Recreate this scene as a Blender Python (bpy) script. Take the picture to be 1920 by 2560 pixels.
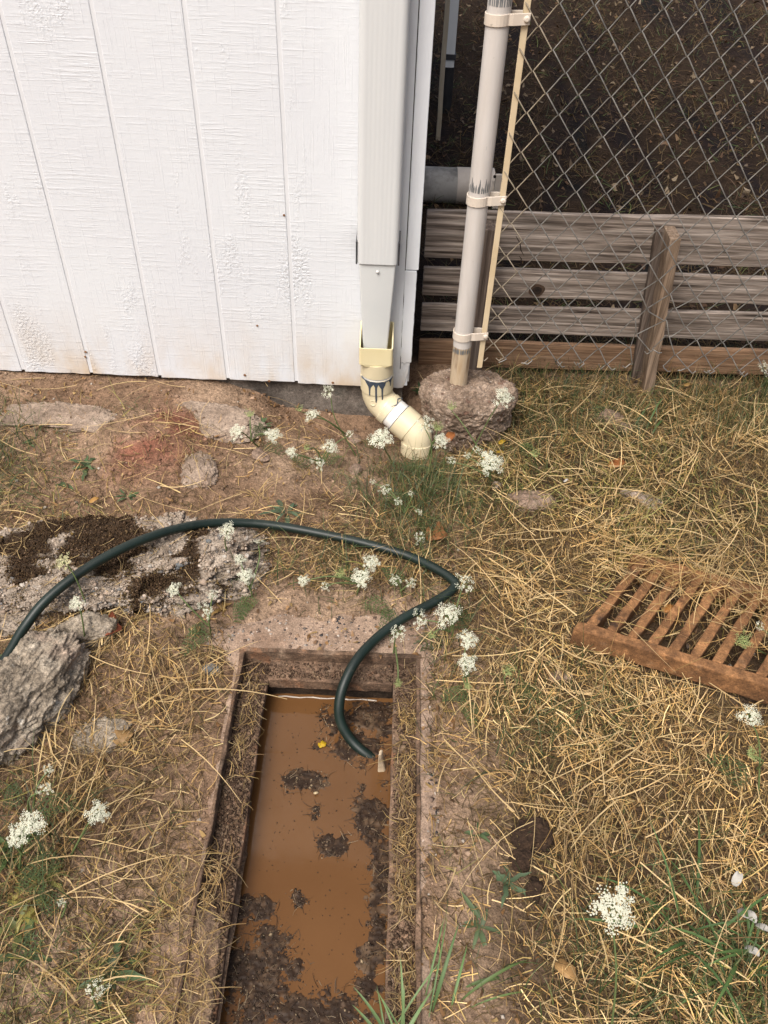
import bpy, bmesh, math, random
import numpy as np
from mathutils import Vector, Matrix

for o in list(bpy.data.objects): bpy.data.objects.remove(o)
SC = bpy.context.scene
COL = SC.collection
R_ = math.radians
random.seed(7); RNG = np.random.default_rng(11)

# ------------------------------------------------------------------ camera
FPX, NADX, NADY, CAMH = 2100.0, 868.0, 3480.0, 1.48      # focal length in px of the 1920x2560 photo, nadir point, eye height
_d = np.array([NADX-960, NADY-1280, FPX]); _d /= np.linalg.norm(_d)
_f = np.array([0, 0, 1.0]); _wy = _f-(_f@_d)*_d; _wy /= np.linalg.norm(_wy)
ROT = np.array([np.cross(_wy, -_d), _wy, -_d])            # world = ROT @ (right, down, forward)
cam_d = bpy.data.cameras.new('camera'); cam = bpy.data.objects.new('camera', cam_d); COL.objects.link(cam)
cam_d.sensor_fit = 'VERTICAL'; cam_d.sensor_height = 36; cam_d.lens = 36*FPX/2560
cam_d.clip_start = 0.02; cam_d.clip_end = 500
_m = np.eye(4); _m[:3, 0] = ROT[:, 0]; _m[:3, 1] = -ROT[:, 1]; _m[:3, 2] = -ROT[:, 2]; _m[:3, 3] = (0, 0, CAMH)
cam.matrix_world = Matrix(_m.tolist()); SC.camera = cam

# ------------------------------------------------------------------ light: hazy daylight, sun from front-left
SUN_EL, SUN_AZ = R_(58), R_(-150)      # azimuth measured from +y towards +x: behind the camera, to its left
world = bpy.data.worlds.new('World'); SC.world = world; world.use_nodes = True
wn = world.node_tree; bg = wn.nodes['Background']
sky = wn.nodes.new('ShaderNodeTexSky'); sky.sky_type = 'NISHITA'; sky.sun_disc = False
sky.sun_elevation = SUN_EL; sky.sun_rotation = SUN_AZ; sky.air_density = 1.0; sky.dust_density = 8.0; sky.ozone_density = 0.6
wn.links.new(sky.outputs[0], bg.inputs[0]); bg.inputs[1].default_value = 0.125
sd = bpy.data.lights.new('sun', 'SUN'); sd.energy = 3.0; sd.angle = R_(30); sd.color = (1.0, 0.975, 0.96)
sun = bpy.data.objects.new('sun', sd); COL.objects.link(sun)
_sv = Vector((math.sin(SUN_AZ)*math.cos(SUN_EL), math.cos(SUN_AZ)*math.cos(SUN_EL), math.sin(SUN_EL)))
sun.rotation_euler = _sv.to_track_quat('Z', 'Y').to_euler()
SC.view_settings.view_transform = 'Standard'; SC.view_settings.look = 'None'
SC.view_settings.gamma = 1; SC.view_settings.use_curve_mapping = False; SC.view_settings.exposure = 0.12
SC.cycles.max_bounces = 6; SC.cycles.diffuse_bounces = 3; SC.cycles.glossy_bounces = 2; SC.cycles.transmission_bounces = 2; SC.cycles.caustics_reflective = False; SC.cycles.caustics_refractive = False

# ------------------------------------------------------------------ numpy noise
_perm = np.random.default_rng(3).random(65536)
def _h(ix, iy, iz): return _perm[((ix*73856093) ^ (iy*19349663) ^ (iz*83492791)) & 65535]
def vnoise(x, y, z=0.0):
    x, y, z = np.broadcast_arrays(np.asarray(x, float), np.asarray(y, float), np.asarray(z, float))
    ix, iy, iz = (np.floor(a).astype(np.int64) for a in (x, y, z))
    fx, fy, fz = x-ix, y-iy, z-iz
    fx, fy, fz = (a*a*(3-2*a) for a in (fx, fy, fz))
    r = 0
    for dx in (0, 1):
        for dy in (0, 1):
            for dz in (0, 1):
                w = (fx if dx else 1-fx)*(fy if dy else 1-fy)*(fz if dz else 1-fz)
                r = r+w*_h(ix+dx, iy+dy, iz+dz)
    return r*2-1
def fbm(x, y, z=0.0, o=4):
    r = 0; a = 1.0; s = 1.0; t = 0
    for k in range(o):
        r = r+a*vnoise(np.asarray(x)*s+17.3*k, np.asarray(y)*s+5.1*k, np.asarray(z)*s+9.7*k); t += a; a *= .5; s *= 2.03
    return r/t
def sstep(a, b, x):
    t = np.clip((np.asarray(x, float)-a)/(b-a), 0, 1); return t*t*(3-2*t)

# ------------------------------------------------------------------ ground height and placement helpers
WALL_Y = 2.05
PX0, PX1, PY0, PY1 = -0.294, 0.088, 0.16, 1.10            # pit opening (outer lip of the iron frame)
LX0, LX1, LY0, LY1 = -0.234, 0.035, 0.22, 1.046           # inner edge of its ledge
WATER_Z = -0.09
def gz(x, y):
    x = np.asarray(x, float); y = np.asarray(y, float)
    z = 0.016*fbm(x*3.1, y*3.1, 1.0, 3)+0.007*fbm(x*14, y*14, 2.0, 3)
    z = z-0.085*np.exp(-(((x-0.09)/0.32)**2+((y-1.92)/0.22)**2))
    z = z-0.045*sstep(-.42, -.30, x)*sstep(.12, .0, x)*sstep(1.88, 2.0, y)*sstep(2.3, 2.1, y)
    z = z-0.035*sstep(0.2, 0.5, x)*sstep(1.75, 2.15, y)
    z = z+0.030*sstep(-0.35, -0.6, x)*sstep(1.35, 1.95, y)
    z = z+0.035*np.exp(-(((x+0.66)/0.14)**2+((y-1.79)/0.10)**2))      # heap of red earth
    z = np.where(y > 2.3, z*0.7-0.02*sstep(2.3, 2.6, y), z)
    dx = np.maximum(np.maximum(PX0-x, x-PX1), 0); dy = np.maximum(np.maximum(PY0-y, y-PY1), 0)
    k = sstep(0.16, 0.04, np.hypot(dx, dy))
    return z*(1-k)+(-0.006+0.35*z)*k
def ray(px, py):
    c = np.array([px-960, py-1280, FPX]); return ROT@c
def P(px, py, h=0.0):
    """point standing h above the ground that is seen at photo pixel (px, py)"""
    r = ray(px, py); z = h
    for _ in range(12):
        t = (z-CAMH)/r[2]; z = float(gz(t*r[0], t*r[1]))+h
    return Vector((t*r[0], t*r[1], z))
def PY(px, py, y):
    r = ray(px, py); t = y/r[1]; return Vector((t*r[0], y, CAMH+t*r[2]))
def PZ(px, py, z):
    r = ray(px, py); t = (z-CAMH)/r[2]; return Vector((t*r[0], t*r[1], z))
def F(v): return v*1920/1659.0           # pixel of the 1659-wide view of the photo -> photo pixel
def msize(pxl, p):                       # length in m that pxl photo pixels cover at point p
    return pxl*float(ROT[:, 2]@(np.array(p)-np.array([0, 0, CAMH])))/FPX

# ------------------------------------------------------------------ materials
MATS = {}
def newmat(name):
    m = bpy.data.materials.new(name); m.use_nodes = True; MATS[name] = m
    return m, m.node_tree, m.node_tree.nodes['Principled BSDF']
def _n(nt, t, **k):
    n = nt.nodes.new(t)
    for a, b in k.items(): setattr(n, a, b)
    return n
def mat(name, cols, scale=8, rough=.8, stretch=(1, 1, 1), detail=6, overlays=(), bump=0, bscale=60, bstretch=None,
        bdist=.004, spec=.3, attr=None, vor_bump=0, vscale=40, metal=0, trans=0, distort=0.0, coat=0, grain=None, gstretch=None):
    """ramped noise colour, overlays = (rgb, scale, lo, hi, stretch, amount) blended where a second noise is high, noise bump"""
    m, nt, b = newmat(name); L = nt.links.new
    tc = _n(nt, 'ShaderNodeTexCoord')
    def coords(st):
        mp = _n(nt, 'ShaderNodeMapping'); mp.inputs['Scale'].default_value = st; L(tc.outputs['Object'], mp.inputs[0]); return mp.outputs[0]
    def noise(sc, st, det=6, dis=0.0):
        t = _n(nt, 'ShaderNodeTexNoise'); t.inputs['Scale'].default_value = sc; t.inputs['Detail'].default_value = det
        t.inputs['Roughness'].default_value = .62; t.inputs['Distortion'].default_value = dis
        L(coords(st), t.inputs['Vector']); return t.outputs['Fac']
    rp = _n(nt, 'ShaderNodeValToRGB'); L(noise(scale, stretch, detail, distort), rp.inputs[0])
    el = rp.color_ramp.elements
    while len(el) < len(cols): el.new(.5)
    for e, (p, c) in zip(el, cols): e.position = p; e.color = (*c, 1)
    out = rp.outputs[0]
    if attr:
        a = _n(nt, 'ShaderNodeAttribute', attribute_name=attr)
        mx = _n(nt, 'ShaderNodeMix', data_type='RGBA', blend_type='MULTIPLY'); mx.inputs[0].default_value = 1
        L(out, mx.inputs[6]); L(a.outputs['Color'], mx.inputs[7]); out = mx.outputs[2]
    if name == 'rock_mossy': grain = list(grain)+['moss']
    for rgb, sc, lo, hi, st, amt in overlays:
        mr = _n(nt, 'ShaderNodeMapRange'); L(noise(sc, st), mr.inputs[0])
        mr.inputs[1].default_value = lo; mr.inputs[2].default_value = hi; mr.inputs[4].default_value = amt
        mx = _n(nt, 'ShaderNodeMix', data_type='RGBA'); L(mr.outputs[0], mx.inputs[0]); L(out, mx.inputs[6]); mx.inputs[7].default_value = (*rgb, 1)
        out = mx.outputs[2]
    if grain:
        if 'moss' in grain:
            grain.remove('moss'); am = _n(nt, 'ShaderNodeAttribute', attribute_name='Moss'); mx = _n(nt, 'ShaderNodeMix', data_type='RGBA'); L(am.outputs['Fac'], mx.inputs[0]); L(out, mx.inputs[6]); mx.inputs[7].default_value = (.040, .024, .012, 1); out = mx.outputs[2]
        for gs, ga in grain:
            mr = _n(nt, 'ShaderNodeMapRange'); L(noise(gs, gstretch or (1, 1, 1), 4), mr.inputs[0]); mr.inputs[1].default_value = .30; mr.inputs[2].default_value = .70
            mr.inputs[3].default_value = 1-ga; mr.inputs[4].default_value = 1+ga
            vm = _n(nt, 'ShaderNodeVectorMath', operation='SCALE'); L(out, vm.inputs[0]); L(mr.outputs[0], vm.inputs['Scale']); out = vm.outputs[0]
    L(out, b.inputs['Base Color'])
    b.inputs['Roughness'].default_value = rough; b.inputs['Specular IOR Level'].default_value = spec; b.inputs['Metallic'].default_value = metal
    if coat: b.inputs['Coat Weight'].default_value = coat
    nrm = None
    if bump:
        bp = _n(nt, 'ShaderNodeBump'); bp.inputs['Strength'].default_value = bump; bp.inputs['Distance'].default_value = bdist
        L(noise(bscale, bstretch or (1, 1, 1), 8), bp.inputs['Height']); nrm = bp.outputs[0]
    if vor_bump:
        v = _n(nt, 'ShaderNodeTexVoronoi'); v.inputs['Scale'].default_value = vscale; L(coords((1, 1, 1)), v.inputs['Vector'])
        bp = _n(nt, 'ShaderNodeBump'); bp.invert = True; bp.inputs['Strength'].default_value = vor_bump; bp.inputs['Distance'].default_value = .006
        L(v.outputs['Distance'], bp.inputs['Height'])
        if nrm: L(nrm, bp.inputs['Normal'])
        nrm = bp.outputs[0]
    if nrm: L(nrm, b.inputs['Normal'])
    return m
def attrmat(name, rough=.6, trans=0.25, spec=.25):
    """thin plant tissue: colour per blade from the mesh, some light passes through"""
    m, nt, b = newmat(name); L = nt.links.new
    a = _n(nt, 'ShaderNodeAttribute', attribute_name='Col'); L(a.outputs['Color'], b.inputs['Base Color'])
    b.inputs['Roughness'].default_value = rough; b.inputs['Specular IOR Level'].default_value = spec
    if trans:
        t = _n(nt, 'ShaderNodeBsdfTranslucent'); L(a.outputs['Color'], t.inputs[0])
        mx = _n(nt, 'ShaderNodeMixShader'); mx.inputs[0].default_value = trans
        L(b.outputs[0], mx.inputs[1]); L(t.outputs[0], mx.inputs[2]); L(mx.outputs[0], nt.nodes['Material Output'].inputs[0])
    return m

# painted siding: white, cross-sawn horizontal lines, blistered patches, yellow-brown stain at the foot
def siding_mat(name, rough_amt=1.0, stain=True, base=(.735, .770, .800)):
    m, nt, b = newmat(name); L = nt.links.new
    tc = _n(nt, 'ShaderNodeTexCoord')
    def nz(sc, st, det=5, rg=.6):
        mp = _n(nt, 'ShaderNodeMapping'); mp.inputs['Scale'].default_value = st; L(tc.outputs['Object'], mp.inputs[0])
        t = _n(nt, 'ShaderNodeTexNoise'); t.inputs['Scale'].default_value = sc; t.inputs['Detail'].default_value = det; t.inputs['Roughness'].default_value = rg
        L(mp.outputs[0], t.inputs['Vector']); return t.outputs['Fac']
    def rng(x, a, b_, c=0, d=1):
        r = _n(nt, 'ShaderNodeMapRange'); L(x, r.inputs[0]); r.inputs[1].default_value = a; r.inputs[2].default_value = b_; r.inputs[3].default_value = c; r.inputs[4].default_value = d
        return r.outputs[0]
    def mth(op, x, y):
        n = _n(nt, 'ShaderNodeMath', operation=op)
        for i, v in enumerate((x, y)):
            if isinstance(v, (int, float)): n.inputs[i].default_value = v
            else: L(v, n.inputs[i])
        return n.outputs[0]
    lines = rng(nz(1, (11, 11, 230), 4), .50, .68)                      # saw lines
    vert = rng(nz(1, (170, 60, 5), 3), .56, .66)
    patch = rng(nz(4.0, (1, 1, .9), 5), .36, .70)
    blis = mth('MULTIPLY', rng(nz(120, (1, 1, 1), 4), .42, .62), rng(nz(7.0, (1.3, 1, .4), 5), .58, .72))   # blistered paint
    hgt = mth('ADD', mth('MULTIPLY', mth('MULTIPLY', lines, patch), .6), mth('MULTIPLY', blis, 1.7))
    hgt = mth('ADD', hgt, mth('MULTIPLY', vert, .30))
    hgt = mth('ADD', hgt, mth('MULTIPLY', nz(60, (1, 1, 1), 6), .5))
    bp = _n(nt, 'ShaderNodeBump'); bp.inputs['Strength'].default_value = .48*rough_amt; bp.inputs['Distance'].default_value = .0024
    L(hgt, bp.inputs['Height']); L(bp.outputs[0], b.inputs['Normal'])
    col = _n(nt, 'ShaderNodeMix', data_type='RGBA'); L(rng(nz(3, (1, 1, 1), 5), .35, .7), col.inputs[0])
    col.inputs[6].default_value = (*base, 1); col.inputs[7].default_value = (base[0]*.95, base[1]*.945, base[2]*.955, 1)
    out = col.outputs[2]
    crack = rng(mth('MULTIPLY', lines, rng(nz(26, (.4, 1, 2), 4), .60, .74)), .3, 1, 0, .22)
    cm = _n(nt, 'ShaderNodeMix', data_type='RGBA'); L(crack, cm.inputs[0]); L(out, cm.inputs[6]); cm.inputs[7].default_value = (.40, .40, .40, 1); out = cm.outputs[2]
    vs = rng(mth('MULTIPLY', rng(nz(1, (120, 40, 3.0), 4), .60, .72), rng(nz(2.2, (1, 1, 1), 3), .5, .65)), 0, 1, 0, .22)
    cm = _n(nt, 'ShaderNodeMix', data_type='RGBA'); L(vs, cm.inputs[0]); L(out, cm.inputs[6]); cm.inputs[7].default_value = (.50, .48, .46, 1); out = cm.outputs[2]
    if stain:
        sp = _n(nt, 'ShaderNodeSeparateXYZ'); L(tc.outputs['Object'], sp.inputs[0])
        zf = rng(sp.outputs[2], .34, .04)
        sf = mth('MULTIPLY', mth('MULTIPLY', zf, zf), rng(nz(9, (1, 1, .45), 6), .38, .68))
        sm = _n(nt, 'ShaderNodeMix', data_type='RGBA'); L(mth('MULTIPLY', sf, .75), sm.inputs[0]); L(out, sm.inputs[6]); sm.inputs[7].default_value = (.58, .44, .27, 1); out = sm.outputs[2]
    L(out, b.inputs['Base Color']); b.inputs['Roughness'].default_value = .42; b.inputs['Specular IOR Level'].default_value = .4
    return m
siding_mat('siding'); siding_mat('trim_paint', .55)
mat('groove_paint', [(.3, (.68, .70, .72)), (.7, (.73, .75, .77))], 30, .6)
mat('dark_board', [(.3, (.02, .018, .016)), (.7, (.045, .04, .035))], 10, .9)
mat('spout_metal', [(.3, (.61, .63, .63)), (.7, (.66, .68, .675))], 5, .38, spec=.5, stretch=(6, 6, .6), overlays=[((.35, .34, .31), 30, .70, .80, (1, 1, .5), .5)], bump=.04, bscale=200, bdist=.001)
mat('spout_inner', [(.3, (.60, .625, .62)), (.7, (.65, .67, .66))], 5, .4, spec=.5, overlays=[((.2, .2, .18), 60, .68, .76, (1, 1, 1), .5)])
mat('strap_dark', [(.3, (.03, .03, .035)), (.7, (.06, .06, .065))], 30, .5)
mat('pvc_cream', [(.3, (.60, .52, .34)), (.7, (.70, .63, .44))], 7, .36, spec=.5, overlays=[((.42, .34, .19), 14, .56, .78, (1, 1, .5), .55), ((.22, .18, .11), 70, .67, .75, (1, 1, 1), .6)], bump=.05, bscale=90, bdist=.001)
mat('pvc_yellow', [(.3, (.70, .60, .34)), (.7, (.76, .68, .43))], 6, .42, spec=.45, overlays=[((.45, .36, .19), 16, .60, .78, (1, 1, .5), .5)])
mat('pvc_white', [(.3, (.76, .75, .70)), (.7, (.82, .81, .77))], 9, .35, spec=.5, overlays=[((.45, .40, .30), 60, .64, .74, (1, 1, 1), .5)])
mat('primer', [(.3, (.035, .05, .075)), (.7, (.06, .075, .10))], 60, .3, spec=.5)
mat('post_paint', [(.3, (.53, .495, .455)), (.7, (.61, .58, .545))], 6, .45, stretch=(8, 8, 1), spec=.4, metal=0,
    overlays=[((.16, .18, .19), 16, .68, .72, (4, 4, .4), .85), ((.07, .06, .05), 60, .70, .76, (1, 1, .6), .8)], bump=.12, bscale=120, bdist=.002, bstretch=(3, 3, .15))
mat('post_foot_paint', [(.3, (.42, .31, .19)), (.7, (.58, .50, .38))], 14, .7, stretch=(4, 4, .5), overlays=[((.17, .10, .05), 18, .5, .68, (4, 4, .4), .8)], bump=.25, bscale=120, bstretch=(3, 3, .2), bdist=.002)
mat('galvanised', [(.3, (.20, .22, .23)), (.7, (.34, .36, .37))], 20, .45, metal=.6, spec=.5)
mat('band_paint', [(.3, (.60, .52, .43)), (.7, (.68, .61, .52))], 20, .5, overlays=[((.22, .2, .17), 50, .66, .74, (1, 1, 1), .7)])
mat('bar_paint', [(.3, (.56, .44, .27)), (.7, (.66, .55, .38))], 10, .55, overlays=[((.22, .20, .17), 24, .63, .72, (1, 1, .7), .7)])
mat('wire', [(.35, (.15, .148, .14)), (.65, (.30, .285, .255))], 40, .5, metal=.45, spec=.5, overlays=[((.12, .08, .05), 30, .62, .74, (1, 1, 1), .5)])
mat('wire_painted', [(.3, (.24, .20, .145)), (.7, (.34, .29, .215))], 40, .55, spec=.4)
WOOD = dict(stretch=(1.2, 30, 30), detail=8, distort=.6, rough=.85, grain=[(2.0, .45), (5.0, .35)], gstretch=(2.0, 70, 70), bump=.8, bscale=2.2, bstretch=(2.0, 60, 60), bdist=.004, spec=.2)
mat('grey_wood', [(.34, (.052, .039, .031)), (.47, (.195, .158, .130)), (.66, (.37, .318, .275))], 2.4, **WOOD, overlays=[((.05, .038, .03), 2.3, .55, .75, (1.5, 4, 6), .6)])
mat('grey_wood_dark', [(.25, (.045, .034, .028)), (.5, (.11, .085, .07)), (.75, (.19, .155, .13))], 2.4, **WOOD, overlays=[((.03, .022, .018), 2.3, .5, .75, (1.5, 4, 6), .6)])
mat('brown_wood', [(.25, (.10, .055, .03)), (.5, (.19, .115, .068)), (.75, (.28, .19, .12))], 2.4, **WOOD, overlays=[((.06, .04, .03), 3, .55, .75, (1.5, 4, 6), .5)])
_v = dict(WOOD); _v['stretch'] = (30, 30, 1.2); _v['bstretch'] = (60, 60, 2.0); _v['gstretch'] = (70, 70, 2.0)
mat('stake_wood', [(.25, (.12, .08, .05)), (.5, (.25, .18, .125)), (.75, (.37, .285, .21))], 2.4, **_v, overlays=[((.08, .06, .05), 3, .5, .75, (4, 4, 1), .6)])
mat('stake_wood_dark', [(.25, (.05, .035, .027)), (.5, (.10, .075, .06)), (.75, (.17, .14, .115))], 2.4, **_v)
mat('knot_wood', [(.3, (.035, .02, .012)), (.7, (.11, .07, .045))], 40, .8, bump=.4, bscale=80)
mat('knot_core', [(.3, (.012, .008, .006)), (.7, (.035, .022, .015))], 60, .8, bump=.5, bscale=120)
mat('footing_concrete', [(.30, (.10, .070, .048)), (.5, (.235, .172, .125)), (.70, (.40, .315, .245))], 22, .95, grain=[(150,.45),(420,.35)], overlays=[((.12, .065, .045), 38, .56, .64, (1, 1, 1), .85), ((.42, .37, .32), 75, .62, .68, (1, 1, 1), .7)], bump=1.0, bscale=55, bdist=.012, vor_bump=.35, vscale=55)
mat('foundation', [(.25, (.085, .07, .058)), (.6, (.19, .165, .14)), (.8, (.27, .24, .205))], 7, .95, grain=[(60,.35),(260,.4)], overlays=[((.05, .042, .035), 4, .48, .66, (1, 1, 1), .8), ((.10, .115, .10), 9, .58, .72, (1, 1, 1), .5)], bump=.8, bscale=40, bdist=.008)
mat('collar_concrete', [(.25, (.17, .115, .08)), (.55, (.30, .215, .155)), (.8, (.39, .295, .225))], 9, .95, grain=[(70,.25),(300,.40)], overlays=[((.16, .095, .06), 5, .50, .68, (1, 1, 1), .7), ((.07, .06, .055), 85, .66, .69, (1, 1, 1), .8), ((.45, .39, .33), 70, .66, .70, (1, 1, 1), .6)], bump=.7, bscale=60, bdist=.006)
mat('rusty_iron', [(.28, (.085, .042, .020)), (.5, (.190, .094, .040)), (.72, (.31, .160, .068))], 16, .9, grain=[(60,.35),(300,.35)], overlays=[((.035, .022, .016), 20, .60, .70, (1, 1, 1), .8), ((.34, .17, .07), 30, .54, .70, (1, 1, 1), .6), ((.20, .15, .10), 14, .60, .74, (1, 1, 1), .5)], bump=.7, bscale=110, bdist=.004)
mat('rusty_frame', [(.28, (.055, .034, .022)), (.5, (.14, .088, .056)), (.72, (.25, .165, .108))], 10, .9, grain=[(50,.40),(260,.45)], overlays=[((.03, .02, .014), 7, .5, .66, (1, 1, 1), .75), ((.27, .125, .06), 16, .58, .70, (1, 1, 1), .6), ((.30, .225, .16), 22, .56, .70, (1, 1, 1), .6)], bump=.9, bscale=70, bdist=.006)
mat('pit_wall', [(.25, (.010, .007, .005)), (.6, (.030, .020, .013)), (.85, (.065, .045, .031))], 12, .7, grain=[(60,.4),(240,.4)], bump=.8, bscale=60, bdist=.006)  # shadow inside the pit is put into this near-black colour
mat('mud_scum', [(.25, (.018, .012, .008)), (.55, (.055, .038, .026)), (.8, (.13, .095, .065))], 90, .55, overlays=[((.25, .21, .17), 40, .66, .74, (1, 1, 1), .6)], spec=.5)
mat('hose_rubber', [(.3, (.004, .0105, .008)), (.7, (.007, .018, .0135))], 14, .46, spec=.45, overlays=[((.04, .048, .038), 26, .58, .78, (1, 1, 1), .5), ((.10, .075, .05), 60, .66, .76, (1, 1, 1), .45)], bump=.05, bscale=300, bdist=.0008)
mat('soil', [(.25, (.50, .46, .42)), (.5, (.85, .83, .80)), (.78, (1.15, 1.12, 1.08))], 16, .97, grain=[(90,.35),(320,.45)], attr='Col', spec=.15,
    overlays=[((.055, .036, .024), 30, .60, .72, (1, 1, 1), .55)], bump=1.0, bscale=45, bdist=.014, vor_bump=.25, vscale=120)
mat('rock_grey', [(.28, (.125, .100, .072)), (.5, (.285, .238, .180)), (.72, (.44, .385, .305))], 18, .95, grain=[(90,.45),(300,.45)], overlays=[((.07, .055, .04), 14, .54, .66, (1, 1, 1), .8), ((.44, .34, .26), 7, .58, .68, (1, 1, 1), .6), ((.055, .045, .034), 40, .58, .66, (1, 1, 1), .75), ((.55, .51, .44), 26, .62, .67, (1, 1, 1), .75)], bump=1.0, bscale=55, bdist=.012)
mat('rock_mossy', [(.28, (.15, .115, .085)), (.5, (.30, .245, .19)), (.72, (.44, .375, .305))], 20, .95, grain=[(110,.35),(320,.40)], overlays=[((.50, .44, .37), 60, .60, .67, (1, 1, 1), .7), ((.10, .105, .105), 30, .63, .67, (1, 1, 1), .8), ((.17, .11, .025), 11, .63, .72, (1, 1, 1), .6)], bump=1.0, bscale=60, bdist=.014, vor_bump=.4, vscale=45)
mat('rock_brown', [(.25, (.13, .085, .06)), (.5, (.24, .17, .125)), (.78, (.36, .285, .225))], 16, .95, grain=[(90,.35),(300,.40)], overlays=[((.10, .055, .035), 14, .55, .70, (1, 1, 1), .7)], bump=.9, bscale=60, bdist=.008)
mat('rock_pale', [(.25, (.22, .165, .125)), (.5, (.37, .30, .24)), (.78, (.48, .41, .345))], 16, .95, grain=[(90,.25),(300,.35)], overlays=[((.2, .12, .075), 14, .58, .72, (1, 1, 1), .7)], bump=.8, bscale=60, bdist=.008)
mat('slab_stone', [(.25, (.14, .10, .072)), (.5, (.27, .205, .155)), (.78, (.38, .305, .24))], 9, .95, grain=[(80,.30),(300,.42)], overlays=[((.15, .09, .055), 6, .54, .68, (1, 1, 1), .6), ((.06, .045, .035), 70, .66, .70, (1, 1, 1), .6)], bump=.8, bscale=45, bdist=.008)
mat('pebble_blue', [(.3, (.09, .10, .105)), (.7, (.17, .175, .175))], 30, .8, bump=.3, bscale=80)
mat('pebble_white', [(.3, (.36, .32, .27)), (.7, (.52, .48, .42))], 30, .85, bump=.4, bscale=80)
mat('clod', [(.3, (.020, .011, .006)), (.7, (.050, .029, .017))], 40, .95, grain=[(200,.4)], bump=.9, bscale=90, bdist=.006)
mat('duct_metal', [(.3, (.34, .32, .285)), (.7, (.50, .48, .43))], 8, .7, metal=0, overlays=[((.06, .06, .055), 7, .52, .68, (1, 1, 1), .7)])
mat('wood_scrap', [(.3, (.42, .33, .22)), (.7, (.60, .50, .36))], 20, .8, stretch=(1, 6, 1), bump=.5, bscale=80)
mat('stake_pale', [(.3, (.33, .28, .20)), (.7, (.44, .38, .29))], 10, .8, stretch=(8, 8, 1))
mat('dark_pipe', [(.3, (.012, .012, .013)), (.7, (.03, .03, .032))], 10, .5)
attrmat('straw', .62, .18); attrmat('leaf', .5, .30, .35); attrmat('petal', .6, .30); attrmat('crumb', .9, 0, .15)
mat('screw', [(.3, (.62, .62, .60)), (.7, (.74, .74, .72))], 20, .4)
mat('nail_rust', [(.3, (.16, .07, .03)), (.7, (.24, .13, .06))], 60, .8)
mat('ash_twig', [(.3, (.20, .15, .10)), (.7, (.40, .31, .21))], 30, .9, bump=.5, bscale=90)
# muddy water
m, nt, b = newmat('muddy_water'); L = nt.links.new
tc = _n(nt, 'ShaderNodeTexCoord'); t1 = _n(nt, 'ShaderNodeTexNoise'); t1.inputs['Scale'].default_value = 3.5; t1.inputs['Detail'].default_value = 5; L(tc.outputs['Object'], t1.inputs['Vector'])
rp = _n(nt, 'ShaderNodeValToRGB'); L(t1.outputs['Fac'], rp.inputs[0])
rp.color_ramp.elements[0].position = .3; rp.color_ramp.elements[0].color = (.098, .045, .0155, 1); rp.color_ramp.elements[1].position = .7; rp.color_ramp.elements[1].color = (.136, .066, .025, 1)
L(rp.outputs[0], b.inputs['Base Color']); b.inputs['Roughness'].default_value = .07; b.inputs['IOR'].default_value = 1.33; b.inputs['Specular IOR Level'].default_value = .5
t2 = _n(nt, 'ShaderNodeTexNoise'); t2.inputs['Scale'].default_value = 14; L(tc.outputs['Object'], t2.inputs['Vector'])
bp = _n(nt, 'ShaderNodeBump'); bp.inputs['Strength'].default_value = .03; bp.inputs['Distance'].default_value = .01; L(t2.outputs['Fac'], bp.inputs['Height']); L(bp.outputs[0], b.inputs['Normal'])

# ------------------------------------------------------------------ object helpers
def tag(o, label=None, cat=None, group=None, kind=None):
    for k, v in (('label', label), ('category', cat), ('group', group), ('kind', kind)):
        if v: o[k] = v
    return o
def empty(name, loc=(0, 0, 0)):
    o = bpy.data.objects.new(name, None); COL.objects.link(o); o.location = loc; o.empty_display_size = .05; return o
def link(name, me, material, parent=None, smooth=False, loc=None):
    """mesh given in world space; under a parent Empty it keeps its world place"""
    if material: me.materials.append(MATS[material])
    if smooth:      # end caps (many-sided faces) stay flat so that they do not bend the shading of the sides
        lt = np.empty(len(me.polygons), np.int32); me.polygons.foreach_get('loop_total', lt); me.polygons.foreach_set('use_smooth', lt <= 4)
    o = bpy.data.objects.new(name, me); COL.objects.link(o)
    if parent is not None:
        o.parent = parent
        w = Matrix.Identity(4); p = parent
        while p is not None: w = Matrix.LocRotScale(p.location, p.rotation_euler, p.scale) @ w if p.matrix_parent_inverse == Matrix.Identity(4) else w; p = p.parent
        o.matrix_parent_inverse = Matrix.Translation(-_wloc(parent))
    if loc is not None: o.location = loc
    return o
def _wloc(p):
    # parents here are either Empties at a place of their own, or meshes whose own matrix leaves world space as it is
    return Vector(p.location) if p.type == 'EMPTY' else Vector((0, 0, 0))
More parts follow.
